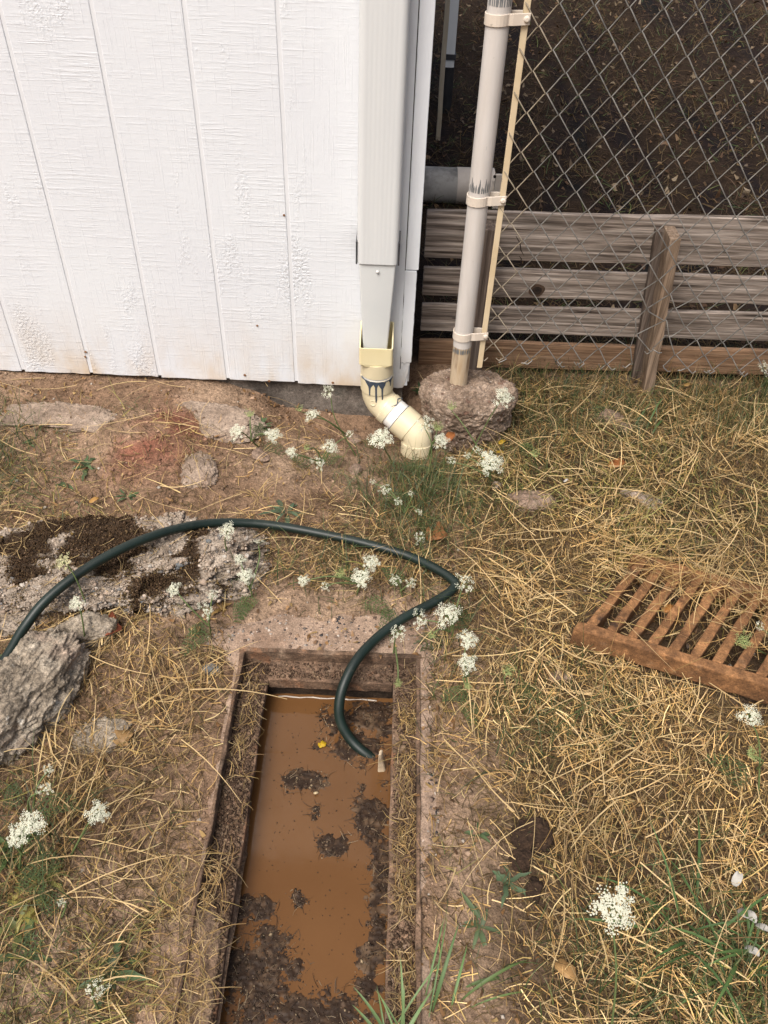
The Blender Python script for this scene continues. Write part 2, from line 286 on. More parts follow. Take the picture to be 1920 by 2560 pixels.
class MB:
    def __init__(s): s.v = []; s.f = []
    def add(s, v, f):
        k = len(s.v); s.v += [tuple(a) for a in v]; s.f += [tuple(i+k for i in q) for q in f]; return s
    def box(s, x0, x1, y0, y1, z0, z1, M=None):
        v = [Vector((x, y, z)) for z in (z0, z1) for y in (y0, y1) for x in (x0, x1)]
        if M is not None: v = [M@a for a in v]
        return s.add(v, [(0, 2, 3, 1), (4, 5, 7, 6), (0, 1, 5, 4), (1, 3, 7, 5), (3, 2, 6, 7), (2, 0, 4, 6)])
    def tube(s, pts, rad, n=8, caps=True, squash=None):
        pts = [Vector(p) for p in pts]; rad = rad if hasattr(rad, '__len__') else [rad]*len(pts)
        rings = []; up = None
        for i, p in enumerate(pts):
            t = (pts[min(i+1, len(pts)-1)]-pts[max(i-1, 0)]).normalized()
            if up is None:
                up = Vector((0, 0, 1)) if abs(t.z) < .9 else Vector((0, 1, 0))
            a = (up-t*up.dot(t)).normalized(); c = t.cross(a); up = a
            rings.append([p+(a*math.cos(q*2*math.pi/n)+c*math.sin(q*2*math.pi/n))*rad[i] for q in range(n)])
        k = len(s.v)
        for r in rings: s.v += [tuple(x) for x in r]
        for i in range(len(pts)-1):
            for q in range(n):
                s.f.append((k+i*n+q, k+i*n+(q+1) % n, k+(i+1)*n+(q+1) % n, k+(i+1)*n+q))
        if caps:
            for rg_, rev in ((rings[0], True), (rings[-1], False)):      # caps own their corners, so the sides stay smoothly shaded
                k2 = len(s.v); s.v += [tuple(x) for x in rg_]; s.f.append(tuple(k2+q for q in (reversed(range(n)) if rev else range(n))))
        return s
    def loft(s, rings, closed=True, caps=True):
        k = len(s.v); n = len(rings[0])
        for r in rings: s.v += [tuple(x) for x in r]
        for i in range(len(rings)-1):
            for q in range(n if closed else n-1):
                s.f.append((k+i*n+q, k+i*n+(q+1) % n, k+(i+1)*n+(q+1) % n, k+(i+1)*n+q))
        if caps and closed:
            s.f.append(tuple(k+q for q in reversed(range(n)))); s.f.append(tuple(k+(len(rings)-1)*n+q for q in range(n)))
        return s
    def mesh(s, name):
        me = bpy.data.meshes.new(name); me.from_pydata(s.v, [], s.f); me.update(); return me
    def build(s, name, material, parent=None, smooth=False, bevel=0, seg=1):
        o = link(name, s.mesh(name), material, parent, smooth)
        if bevel:
            md = o.modifiers.new('bevel', 'BEVEL'); md.width = bevel; md.segments = seg; md.limit_method = 'ANGLE'; md.angle_limit = R_(40)
        return o
def npmesh(name, V, Fq, cols=None):
    """fast mesh from arrays: V (n,3), Fq (m,k)"""
    me = bpy.data.meshes.new(name); V = np.asarray(V, np.float32); Fq = np.asarray(Fq, np.int32); m_, k_ = Fq.shape
    me.vertices.add(len(V)); me.vertices.foreach_set('co', V.ravel())
    me.loops.add(m_*k_); me.loops.foreach_set('vertex_index', Fq.ravel())
    me.polygons.add(m_); me.polygons.foreach_set('loop_start', np.arange(0, m_*k_, k_, dtype=np.int32))
    try: me.polygons.foreach_set('loop_total', np.full(m_, k_, np.int32))
    except Exception: pass
    me.update(calc_edges=True)
    if cols is not None:
        a = me.color_attributes.new('Col', 'FLOAT_COLOR', 'POINT')
        c = np.ones((len(V), 4), np.float32); c[:, :3] = cols; a.data.foreach_set('color', c.ravel())
    return me
def catmull(pts, n=10):
    pts = [Vector(p) for p in pts]; out = []
    q = [pts[0]*2-pts[1]]+pts+[pts[-1]*2-pts[-2]]
    for i in range(1, len(q)-2):
        a, b_, c, d = q[i-1:i+3]
        for k in range(n):
            t = k/n
            out.append(.5*((2*b_)+(c-a)*t+(2*a-5*b_+4*c-d)*t*t+(3*b_-a-3*c+d)*t**3))
    out.append(pts[-1]); return out
def circle(c, r, n, ax=(1, 0, 0), ay=(0, 1, 0)):
    ax = Vector(ax); ay = Vector(ay); c = Vector(c)
    return [c+ax*(r*math.cos(i*2*math.pi/n))+ay*(r*math.sin(i*2*math.pi/n)) for i in range(n)]

# ------------------------------------------------------------------ GROUND
def axis(lo, hi, d, far, extra=()):
    a = list(np.arange(lo, hi+d/2, d)); o = []; s = d
    x = hi
    while x < far: s *= 1.35; x += s; o.append(x)
    x = lo; s = d; u = []
    while x > -far: s *= 1.35; x -= s; u.append(x)
    a = np.array(sorted(u+a+o))
    for e in extra: a[np.argmin(abs(a-e))] = e
    return a
def soil_colour(X, Y):
    n1 = fbm(X*4, Y*4, 5.0, 4); n2 = fbm(X*9, Y*9, 8.0, 3)
    c = np.empty(X.shape+(3,)); base = np.array([.235, .155, .102]); pale = np.array([.335, .24, .168]); dark = np.array([.13, .08, .05])
    t = sstep(-.35, .45, n1)[..., None]; c[:] = base*(1-t)+pale*t
    t = sstep(.15, .6, n2)[..., None]*.6; c = c*(1-t)+dark*t
    red = np.exp(-(((X+0.66)/0.17)**2+((Y-1.78)/0.12)**2))*sstep(-.6, .3, n2); t = np.clip(red*1.5, 0, .95)[..., None]; c = c*(1-t)+np.array([.25, .105, .07])*t
    lawn = (sstep(.16, .34, X+.12*n1)*sstep(2.3, 2.1, Y))[..., None]; c = c*(1-lawn*.75)+np.array([.042, .027, .015])*lawn*.85  # soil under the lawn darkened for the shade between straws
    yard = sstep(2.22, 2.35, Y)[..., None]; yc = np.array([.026, .0165, .010])*(1+1.1*n2[..., None]); c = c*(1-yard)+yc*yard  # dark brown yard soil, deepened further to stand for the shade there
    sh = (sstep(2.25, 2.29, Y)*sstep(2.85, 2.55, Y))[..., None]; c = c*(1-sh*.7)+np.array([.022, .015, .010])*sh*.7  # shade at the back of the slats painted into the soil colour
    return np.clip(c, .01, 1)
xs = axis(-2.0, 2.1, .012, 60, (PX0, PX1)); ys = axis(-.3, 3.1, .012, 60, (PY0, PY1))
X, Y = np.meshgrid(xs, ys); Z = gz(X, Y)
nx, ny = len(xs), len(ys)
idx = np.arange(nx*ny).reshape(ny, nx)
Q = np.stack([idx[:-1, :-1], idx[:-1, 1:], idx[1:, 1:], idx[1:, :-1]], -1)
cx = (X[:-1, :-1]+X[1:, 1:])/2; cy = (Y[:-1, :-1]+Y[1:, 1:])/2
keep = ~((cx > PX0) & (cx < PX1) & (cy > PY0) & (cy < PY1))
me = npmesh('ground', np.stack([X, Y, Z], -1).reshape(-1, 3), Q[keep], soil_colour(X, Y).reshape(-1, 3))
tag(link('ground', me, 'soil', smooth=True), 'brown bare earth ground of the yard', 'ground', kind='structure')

# ------------------------------------------------------------------ SHED
shed = empty('shed', (-.6, WALL_Y, 0)); tag(shed, 'white painted wooden shed wall with vertical grooves and corner trim', 'shed')
EDGE = 0.058; TOP = 3.0
gx_list = [-2.491+.2015*k for k in range(13)]            # groove centres, 0.20 m apart
gx_list = [g for g in gx_list if g < -.05]
edges = [-2.60]+gx_list+[EDGE-.002]
for i in range(len(edges)-1):
    a = edges[i]+(.0048 if i else 0); b_ = edges[i+1]-(.0048 if i < len(edges)-2 else 0)
    zb = .038+random.uniform(-.0015, .0015)-.012*(a+1.1)/1.2*.3
    s = MB(); n = 9
    # outline with a slightly ragged foot and eased long edges
    bot = [(a+(b_-a)*k/(n-1), zb+random.uniform(-.0018, .0018)) for k in range(n)]
    if i == len(edges)-2:
        bot = [(x, z) for x, z in bot]; bot[-1] = (b_-.012, zb+.012); bot[-2] = (bot[-2][0], zb+.001)
        bot.append((b_-.003, zb+.05)); bot.append((b_, zb+.085))
    prof = bot+[(b_, TOP), (a, TOP)]
    f0 = [(x, WALL_Y, z) for x, z in prof]; f1 = [(x, WALL_Y+.012, z) for x, z in prof]
    k = len(prof); s.add(f0+f1, [tuple(range(k)), tuple(range(2*k-1, k-1, -1))]+[(q, q+k, (q+1) % k+k, (q+1) % k) for q in range(k)])
    s.build('plank', 'siding', shed, bevel=.0014, seg=2)
MB().box(-2.60, EDGE-.006, WALL_Y+.0019, WALL_Y+.03, .042, TOP-.01).build('backing_board', 'groove_paint', shed)
MB().box(-2.60, .045, WALL_Y+.031, WALL_Y+3.0, .05, TOP-.02).build('wall_core', 'dark_board', shed)
MB().box(.046, EDGE-.001, WALL_Y+.012, WALL_Y+3.0, .05, TOP).build('side_wall', 'trim_paint', shed)
# corner trim: long strip, and the shorter lower piece under it with a crack between them
def strip(xa, xb, za, zb, y0, y1, seed, name):
    r = random.Random(seed); n = 22; zs = [za+(zb-za)*k/n for k in range(n+1)]
    L_ = [(xa+r.uniform(-.0012, .0012), z) for z in zs]; R2 = [(xb+r.uniform(-.0006, .0006), z) for z in zs]
    s = MB(); s.loft([[(l[0], y0, l[1]), (q[0], y0, q[1]), (q[0], y1, q[1]), (l[0], y1, l[1])] for l, q in zip(L_, R2)])
    s.build(name, 'trim_paint', shed, bevel=.0012, seg=1)
strip(.031, EDGE+.0065, .415, TOP, WALL_Y-.0055, WALL_Y+.04, 1, 'corner_trim')
strip(.029, EDGE+.0025, .125, .411, WALL_Y-.003, WALL_Y+.04, 2, 'corner_trim')
MB().box(.0285, .0305, WALL_Y-.0008, WALL_Y+.002, .10, 1.6).build('trim_crack', 'knot_core', shed)
# footing of the wall
s = MB(); n = 60; rg = []
for k in range(n+1):
    x = -2.6+(2.64)*k/n; o_ = .006*float(vnoise(x*9, 3.3)); t_ = .030+.006*float(vnoise(x*7, 9.1))
    rg.append([(x, WALL_Y+.022+o_*.5, t_), (x, WALL_Y+.20, t_), (x, WALL_Y+.20, -.30), (x, WALL_Y+.010+o_, -.30), (x, WALL_Y+.016+o_, -.06)])
s.loft(rg); s.build('foundation', 'foundation', shed)
for px, py in ((710, 538), (643, 814), (213, 892)):
    p = PY(px, py, WALL_Y-.001); s = MB(); s.loft([circle(p, .0032, 10, (1, 0, 0), (0, 0, 1)), circle(p+Vector((0, -.0015, 0)), .0026, 10, (1, 0, 0), (0, 0, 1))]); s.build('nail', 'nail_rust', shed)
for px, py in ((1022, 651), (1011, 906)):
    p = PY(px, py, WALL_Y-.001); s = MB(); s.loft([circle(p, .0055, 12, (1, 0, 0), (0, 0, 1)), circle(p+Vector((0, -.002, 0)), .004, 12, (1, 0, 0), (0, 0, 1)), circle(p+Vector((0, -.0025, 0)), .0015, 12, (1, 0, 0), (0, 0, 1))]); s.build('nail', 'trim_paint', shed)
for px, py in ((214, 880), (612, 938), (673, 953), (832, 957)):
    p = PY(px, py, WALL_Y-.001); s = MB(); s.loft([circle(p, .0042, 10, (1, 0, 0), (0, 0, 1)), circle(p+Vector((0, -.0015, 0)), .003, 10, (1, 0, 0), (0, 0, 1))]); s.build('nail', 'nail_rust', shed)

# ------------------------------------------------------------------ DOWNSPOUT
dsp = empty('downspout', (-.043, WALL_Y-.045, .2)); tag(dsp, 'white ribbed rectangular metal downspout on the shed corner', 'downspout')
def rrect(cx_, cy_, w, d, z, r=.010, flutes=0, fd=.0003):
    """rounded rectangle ring; front (-y) side carries shallow flutes"""
    pts = []
    for (sx, sy, a0) in ((1, 1, 0), (-1, 1, 90), (-1, -1, 180), (1, -1, 270)):
        for k in range(4):
            a = R_(a0+30*k); pts.append((cx_+sx*(w/2-r)+r*math.cos(a), cy_+sy*(d/2-r)+r*math.sin(a), z))
        if flutes and (sx, sy) == (-1, -1):
            m_ = flutes*4; xa, xb = cx_-w/2+r+.002, cx_+w/2-r-.002
            for k in range(1, m_):
                u = k/m_; pts.append((xa+(xb-xa)*u, cy_-d/2+fd*(.5-.5*math.cos(2*math.pi*flutes*u)), z))
    return pts
DX, DY = -.0430, WALL_Y-.040
s = MB(); s.loft([rrect(DX, DY, .105, .070, z, .014, 7) for z in (.462, .463, .7, 1.2, 2.6)], caps=False)
s.loft([rrect(DX, DY, .103, .068, z, .013, 7) for z in (2.6, 1.2, .7, .463, .462)], caps=False)
s.build('upper_section', 'spout_metal', dsp, smooth=True)
s = MB(); s.loft([rrect(DX, DY+.002, w, d, z, .005, 0) for w, d, z in ((.094, .064, .60), (.094, .064, .458), (.084, .062, .36), (.071, .058, .24), (.067, .056, .205), (.066, .056, .18))])
s.build('lower_section', 'spout_inner', dsp, smooth=True, bevel=0)
for sx in (-1, 1):
    s = MB(); s.box(DX+sx*.0535-.002, DX+sx*.0535+.002, DY-.030, DY+.043, .458, .520); s.build('strap', 'strap_dark', dsp, bevel=.001)
p = Vector((DX+.001, DY-.0325, .441)); s = MB(); s.loft([circle(p, .0045, 12, (1, 0, 0), (0, 0, 1)), circle(p+Vector((0, -.0022, 0)), .0036, 12, (1, 0, 0), (0, 0, 1)), circle(p+Vector((0, -.003, 0)), .0012, 12, (1, 0, 0), (0, 0, 1))]); s.build('screw', 'screw', dsp, smooth=True)

# ------------------------------------------------------------------ PVC DRAIN PIPE
pvc = empty('drain_pipe', (.087, 1.89, -.10)); tag(pvc, 'yellowed cream plastic drain pipe with two elbows under the downspout', 'pipe')
def hollow(rings_o, rings_i):
    s = MB(); s.loft(rings_o, caps=False); s.loft(list(reversed(rings_i)), caps=False)
    n = len(rings_o[0]); base = len(s.v)
    s.add(list(rings_o[0])+list(rings_i[0]), [(q, q+n, (q+1) % n+n, (q+1) % n) for q in range(n)])
    return s
AX, AY = -.040, WALL_Y-.054
ro = [rrect(AX, AY, .092, .086, z, .006) for z in (.262, .174)]; ri = [rrect(AX, AY, .085, .079, z, .004) for z in (.262, .178)]
# front lip lower than the sides and back, as a cut hub
def cutz(r): return [(x, y, z if (z < .2 or y > AY-.030) else .226) for x, y, z in r]
s = hollow([cutz(r) for r in ro], [cutz(r) for r in ri]); s.build('adapter', 'pvc_yellow', pvc, bevel=0)
s = MB(); s.loft([rrect(AX, AY, .090, .078, .160, .036), rrect(AX, AY, .094, .084, .1675, .020), rrect(AX, AY, .092, .086, .1745, .006)]); s.build('adapter_shoulder', 'pvc_yellow', pvc)
def lathe_path(pts, rads, name, material, n=32, parent=pvc):
    s = MB(); s.tube(pts, rads, n); return s.build(name, material, parent, smooth=True, bevel=0)
def sharp(o):
    md = o.modifiers.new('split', 'EDGE_SPLIT'); md.split_angle = R_(32); return o
PA = Vector((-.038, WALL_Y-.054, 0))
def pz(z): return Vector((PA.x+.003*(.17-z)/.1, PA.y-.003*(.17-z)/.1, z))
UE = Vector((-.034, PA.y-.006, .036)); LE = Vector((.088, 1.922, -.034)); LF = Vector((.087, 1.890, -.20))
sharp(lathe_path([pz(.168), pz(.126), pz(.1245)], [.0462, .0462, .041], 'coupling', 'pvc_cream'))
lathe_path([pz(.130), pz(.112)], [.0440, .0440], 'pipe', 'pvc_white')
dd = (LE-UE).normalized(); dl = (LF-LE).normalized()
def bend(A, B, C_, k=8): return [A.lerp(B, t).lerp(B.lerp(C_, t), t) for t in [i/k for i in range(k+1)]]
e1 = UE+dd*.058
pb = bend(pz(.070), UE, UE+dd*.034, 9)
sharp(lathe_path([pz(.1195), pz(.118), pz(.074), pz(.0725)]+pb+[UE+dd*.036, UE+dd*.0375, e1-dd*.001, e1], [.0440, .0470, .0470, .0448]+[.0445]*len(pb)+[.0448, .0470, .0470, .0440], 'elbow', 'pvc_cream'))
lathe_path([e1-dd*.006, e1+dd*.040], [.0435, .0435], 'pipe', 'pvc_white')
e2 = e1+dd*.028
pb = bend(LE-dd*.020, LE, LE+dl*.022, 8)
sharp(lathe_path([e2, e2+dd*.0012, LE-dd*.024, LE-dd*.0225]+pb+[LE+dl*.024, LE+dl*.0255, LE+dl*.062, LE+dl*.0635], [.0440, .0468, .0468, .0445]+[.0442]*len(pb)+[.0445, .0466, .0466, .0425], 'elbow', 'pvc_cream'))
lathe_path([LE+dl*.055, LF], [.0428, .0428], 'pipe', 'pvc_cream')
n_ = Vector((-.20, -.93, .22)).normalized(); c = UE+Vector((-.001, 0, .004))+n_*.0435
s = MB(); tx = n_.cross(Vector((0, 0, 1))).normalized(); ty = n_.cross(tx)
s.loft([circle(c, .0105, 16, tx, ty), circle(c+n_*.003, .0095, 16, tx, ty), circle(c+n_*.003, .007, 16, tx, ty), circle(c+n_*.0018, .0065, 16, tx, ty)]); s.build('boss', 'pvc_cream', pvc, smooth=True, bevel=0)
def drip(th0, zs, ws, r=.0474):
    """paint run on the surface of the upright pipe at angle th0 (from -y towards +x)"""
    s = MB(); rings = []
    for z, w in zip(zs, ws):
        row = []; b0 = pz(z); r2 = r if z < .1195 else .0446
        for k in (-1, -.4, .4, 1):
            th = th0+k*w/r; row.append((b0.x+math.sin(th)*r2, b0.y-math.cos(th)*r2, z))
        rings.append(row)
    s.loft(rings, closed=False); o = s.build('primer_run', 'primer', pvc)
drip(-.42, [.119, .110, .102, .090, .074], [.017, .010, .004, .0022, .0018])
drip(-.02, [.1185, .112, .104, .085, .060, .040], [.014, .007, .003, .0024, .0022, .0015], .0476)
drip(.36, [.1185, .108, .098, .080, .062], [.012, .009, .003, .0022, .0016])
drip(.98, [.1190, .110, .098], [.009, .003, .0016])
s = MB(); s.tube([pz(.1195)+Vector((math.sin(t)*.0462, -math.cos(t)*.0462, 0)) for t in np.linspace(-1.25, 1.35, 22)], [.0009+.0010*abs(math.sin(k*.9)) for k in range(22)], 6); s.build('primer_ring', 'primer', pvc)
ax = dd.cross(Vector((0, 0, 1))).normalized(); ay = dd.cross(ax)
s = MB(); s.tube([e2-dd*.0006+ax*(math.cos(t)*.0442)+ay*(math.sin(t)*.0442) for t in np.linspace(0, 2*math.pi, 30)], .0012, 5); s.build('primer_ring', 'primer', pvc)
s = MB(); s.tube([e1-dd*(.004+.004*math.sin(q*.9))+ax*(math.cos(t)*.0472)+ay*(math.sin(t)*.0472) for q, t in enumerate(np.linspace(3.5, 5.3, 16))], [.0007+.0017*math.sin(math.pi*k/15)*abs(math.sin(k*1.3)) for k in range(16)], 6); s.build('primer_run', 'primer', pvc)

# ------------------------------------------------------------------ CHAIN LINK FENCE
FY = 2.0
fen = empty('chain_link_fence', (.196, FY, -.05)); tag(fen, 'galvanised chain link fence panel with cream painted end post', 'fence')
s = MB(); s.tube([(.1965, FY, .222), (.1965, FY, .62), (.196, FY, 1.3), (.196, FY, 1.9)], .0255, 28); s.build('post', 'post_paint', fen, smooth=True)
s = MB(); s.tube([(.1968, FY, .085), (.1965, FY, .2225)], .0253, 28); s.build('post_foot', 'post_foot_paint', fen, smooth=True)
for z0, z1 in ((.655, .690), (1.045, 1.10), (.205, .225)):
    for k in range(13):       # chipped paint at band edges shows grey steel
        th = -1.1+.18*k+random.uniform(-.05, .05); h_ = (z1-z0)*random.uniform(.4, 1)
        s = MB(); rr = .0258
        s.loft([[(.196+math.sin(th+w*q)*rr, FY-math.cos(th+w*q)*rr, z) for q in (-1, -.3, .3, 1)] for z, w in ((z0, .05), (z0+h_*.6, .07), (z0+h_, .015))], closed=False); s.build('chip', 'galvanised', fen)
BARX = .2495
s = MB(); s.loft([rrect(BARX+.004*math.sin(z*2), FY-.006, .0145, .006, z, .0015) for z in (.155, .3, .6, .9, 1.2, 1.8)]); s.build('tension_bar', 'bar_paint', fen)
for zb in (.257, .633, 1.02):
    pts = []; r = .0272
    for k in range(19): a = R_(40+(280)*k/18); pts.append((.196+r*math.cos(a), FY+r*math.sin(a)))
    pts = [(.196+.066, FY+.008), (.196+.030, FY+.012)]+pts+[(.196+.030, FY-.0185), (.196+.066, FY-.0135)]
    s = MB(); tz = lambda x: .05*(x-.196)
    ring = []
    for i, (x, y) in enumerate(pts):
        x0, y0 = pts[max(i-1, 0)]; x1, y1 = pts[min(i+1, len(pts)-1)]; l_ = math.hypot(x1-x0, y1-y0); nx_, ny_ = (y1-y0)/l_*.0014, -(x1-x0)/l_*.0014
        zz = zb+tz(x)
        ring.append([(x-nx_, y-ny_, zz-.0115), (x+nx_, y+ny_, zz-.0115), (x+nx_, y+ny_, zz+.0115), (x-nx_, y-ny_, zz+.0115)])
    s.loft(ring); bnd = s.build('tension_band', 'band_paint', fen, smooth=False, bevel=.0008)
    c = Vector((.196+.059, FY-.0155, zb+tz(.255)))
    s = MB(); s.loft([circle(c, .0075, 14, (1, 0, 0), (0, 0, 1)), circle(c+Vector((0, -.003, 0)), .0065, 14, (1, 0, 0), (0, 0, 1)), circle(c+Vector((0, -.0045, 0)), .003, 14, (1, 0, 0), (0, 0, 1))]); s.build('bolt', 'band_paint', bnd, smooth=True)
PW = .0362
def mesh_warp(x, y, z):
    # the mesh is kicked in and torn near the leaning stake, and sags a little
    d = math.exp(-(((x-.70)/.085)**2+((z-.27)/.14)**2))
    x += .016*d*math.sin(z*60+x*20); z += .016*d*math.sin(x*70)-.004*math.sin((x-.25)*3.0); y += .012*d
    y += .006*math.sin(x*5)*math.sin(z*4+1)
    return (x, y, z)
DZL = .0434; NS = 26; ztop = 1.357; rw_ = random.Random(5)
for i in range(NS):
    pts = []; k = 0; z = ztop+(DZL if i % 2 else 0)
    zend = .196+rw_.uniform(-.004, .004)+(.03 if 12 <= i <= 13 else 0)
    while z > zend-.030:
        right = (k % 2 == 0)
        zz = z-k*0
        x = BARX-.003+i*PW+(PW if right else 0)
        yo = -.0022 if right else .0022
        tipx = x+(-.0012 if right else .0012)
        for dz_, dx_ in ((.0035, -.0034 if right else .0034), (0, 0), (-.0035, -.0034 if right else .0034)):
            pts.append(mesh_warp(tipx+dx_*0.9, FY-.004+yo*(1 if dz_ >= 0 else -1), z+dz_))
        z -= DZL; k += 1
    # cut twisted end
    lx, ly, lz = pts[-1]; sg = rw_.choice((-1, 1)); pts.append((lx+sg*.012, ly-.004, lz-.010+rw_.uniform(-.004, .006))); pts.append((lx+sg*.020, ly-.002, lz-.006+rw_.uniform(-.006, .010)))
    s = MB(); s.tube(pts, .00150, 6); s.build('wire', 'wire_painted' if i < 2 else 'wire', fen, smooth=True)

# ------------------------------------------------------------------ WOODEN SLAT FENCE BEHIND IT
slf = empty('slat_fence', (.75, 2.25, -.03)); tag(slf, 'low weathered grey wooden slat fence behind the chain link', 'fence')
def board(name, x0, x1, y0, th, z0a, z1a, z0b, z1b, material, seed, bow=.0):
    n = 40; r = random.Random(seed); s = MB(); rg = []
    for k in range(n+1):
        u = k/n; x = x0+(x1-x0)*u; za = z0a+(z0b-z0a)*u; zb = z1a+(z1b-z1a)*u
        w1 = .0022*float(vnoise(x*7, seed)); w2 = .0022*float(vnoise(x*6, seed+5)); yy = y0+bow*math.sin(math.pi*u)
        rg.append([(x, yy, za+w1), (x, yy+th, za+w1), (x, yy+th, zb+w2), (x, yy, zb+w2)])
    s.loft(rg); return s.build(name, material, slf, bevel=.0022, seg=1)
b1 = board('board', .084, 1.9, 2.25, .020, .346, .484, .376, .520, 'grey_wood', 11)
b2 = board('board', .086, 1.9, 2.252, .019, .228, .314, .253, .341, 'grey_wood', 21)
b3 = board('board', .088, 1.9, 2.25, .019, .106, .196, .133, .222, 'grey_wood', 31)
b4 = board('board', .088, 1.9, 2.25, .020, -.017, .072, .010, .097, 'brown_wood', 41)
kn = PY(1342, 726, 2.252)
for r_, m_, h_ in ((.022, 'knot_wood', .0010), (.014, 'knot_core', .0020)):
    s = MB(); ring = lambda rr, yy: [(kn.x+.10*rr*math.sin(a*3)+rr*1.08*math.cos(a), yy, kn.z+rr*.95*math.sin(a)) for a in np.linspace(0, 2*math.pi, 24, endpoint=False)]
    s.loft([ring(r_, 2.253), ring(r_*.96, 2.252-h_)]); s.build('knot', m_, b2)
def stake(x0, x1, y, w, th, z0, z1, material, tilt_y=0.0, name='stake'):
    s = MB(); n = 10; rg = []
    for k in range(n+1):
        u = k/n; x = x0+(x1-x0)*u+.0012*math.sin(k*1.9); z = z0+(z1-z0)*u; yy = y+tilt_y*u
        rg.append([(x-w/2, yy, z), (x+w/2, yy, z), (x+w/2, yy+th, z), (x-w/2, yy+th, z)])
    s.loft(rg); return s.build(name, material, slf, bevel=.003, seg=2)
stake(.803, .752, 2.160, .031, .080, -.035, .478, 'stake_wood'); stake(.778, .730, 2.222, .030, .026, -.03, .470, 'stake_wood_dark')  # dark second strip imitates the shaded left side of the leaning stake
stake(.262, .250, 2.185, .045, .060, -.06, .470, 'stake_wood_dark')
# cracks in the boards
for px0, py0, px1, py1 in ((1290, 590, 1310, 640), (1298, 640, 1306, 660), (1130, 795, 1165, 797), (1215, 797, 1255, 799)):
    a = PY(px0, py0, 2.2495); b_ = PY(px1, py1, 2.2495); s = MB(); s.tube([a, a.lerp(b_, .35)+Vector((.003, 0, 0)), a.lerp(b_, .7)+Vector((-.002, 0, 0)), b_], [.0006, .0016, .0014, .0005], 5); s.build('crack', 'knot_core', b1 if py0 < 700 else b3)

# ------------------------------------------------------------------ YARD BEHIND
duct = empty('duct_pipe', (.2, 3.5, -.03)); tag(duct, 'wide grey metal pipe lying on the ground behind the slat fence', 'pipe')
s = MB(); s.tube([(-.4, 3.50, .042), (.25, 3.515, .042)], .072, 28); s.build('pipe_body', 'duct_metal', duct, smooth=True)
s = MB(); s.tube([(.245, 3.515, .042), (.40, 3.52, .042)], .0735, 28); s.build('painted_sleeve', 'band_paint', duct, smooth=True)
s = MB(); s.box(.398, .43, 3.44, 3.452, -.02, .125); s.build('end_bracket', 'band_paint', duct, bevel=.002)
p = PY(1237, 442, 3.438); s = MB(); s.loft([circle(p, .006, 12, (1, 0, 0), (0, 0, 1)), circle(p+Vector((0, .004, 0)), .006, 12, (1, 0, 0), (0, 0, 1))]); s.build('bolt_hole', 'knot_core', duct)
rds = empty('downspout', (.21, 4.6, .0)); tag(rds, 'far off-white downspout seen past the shed corner, standing in a dark pipe', 'downspout')
s = MB(); s.loft([rrect(.225, 4.6, .062, .05, z, .006) for z in (.20, 2.4)]); s.build('spout', 'spout_metal', rds)
s = MB(); s.tube([(.228, 4.6, -.05), (.228, 4.6, .20)], .032, 16); s.build('drain_tube', 'dark_pipe', rds, smooth=True)
s = MB(); s.box(.190, .262, 4.57, 4.63, .235, .26); s.build('strap', 'strap_dark', rds)
stk = stake(.186, .182, 4.20, .022, .02, -.05, 1.3, 'stake_pale', name='garden_stake'); stk.parent = None; stk.matrix_parent_inverse = Matrix.Identity(4); stk['label'] = 'thin pale wooden stake upright beyond the shed corner'; stk['category'] = 'stake'

# ------------------------------------------------------------------ CONCRETE LUMP AT THE POST FOOT
def rock_mesh(name, size, seed, sub=5, amp=.18, freq=1.6, fine=.05, shape=None, flat=None, facets=0, grit=.4):
    bm = bmesh.new(); bmesh.ops.create_icosphere(bm, subdivisions=sub, radius=1)
    me = bpy.data.meshes.new(name); bm.to_mesh(me); bm.free()
    n = len(me.vertices); v = np.empty(n*3, np.float32); me.vertices.foreach_get('co', v); v = v.reshape(-1, 3).astype(float)
    if shape: v = shape(v)
    fr = np.random.default_rng(seed+500)
    for _ in range(facets):
        n3 = fr.normal(0, 1, 3); n3 /= np.linalg.norm(n3); lim = fr.uniform(.55, .85); over = np.maximum(v@n3-lim, 0); v = v-np.outer(over*.92, n3)
    d = amp*fbm(v[:, 0]*freq+seed*3.7, v[:, 1]*freq+seed, v[:, 2]*freq-seed, 4)+fine*fbm(v[:, 0]*7+seed, v[:, 1]*7, v[:, 2]*7, 4)
    ridg = 1-abs(fbm(v[:, 0]*freq*1.7-seed, v[:, 1]*freq*1.7, v[:, 2]*freq*1.7+seed, 3)); d = d+amp*.6*(ridg-.8)+fine*grit*fbm(v[:, 0]*24+seed, v[:, 1]*24, v[:, 2]*24, 3)
    nl = v/np.maximum(np.linalg.norm(v, axis=1, keepdims=True), 1e-6)
    v = v+nl*d[:, None]
    if flat is not None: v[:, 2] = np.where(v[:, 2] > flat, flat+(v[:, 2]-flat)*.18, v[:, 2])
    v = v*np.array(size)
    me.vertices.foreach_set('co', v.astype(np.float32).ravel()); me.update(); return me
def rock(name, loc, size, seed, material, label, cat='rock', rot=0, sub=5, group=None, **k):
    me = rock_mesh(name, size, seed, sub, **k); o = link(name, me, material, smooth=True)
    o.location = loc; o.rotation_euler = (0, 0, rot) if not hasattr(rot, '__len__') else rot
    return tag(o, label, cat, group)
def drumshape(v):
    # squarish drum, wider at the top, flat top
    r = np.hypot(v[:, 0], v[:, 1]); s_ = np.where(r > 1e-6, np.minimum(1, 1.25*r)/np.maximum(r, 1e-6), 1)
    o = v.copy(); o[:, 2] = np.clip(v[:, 2]*1.3, -1, .92); k = .86+.16*o[:, 2]
    o[:, 0] *= s_*k; o[:, 1] *= s_*k; return o
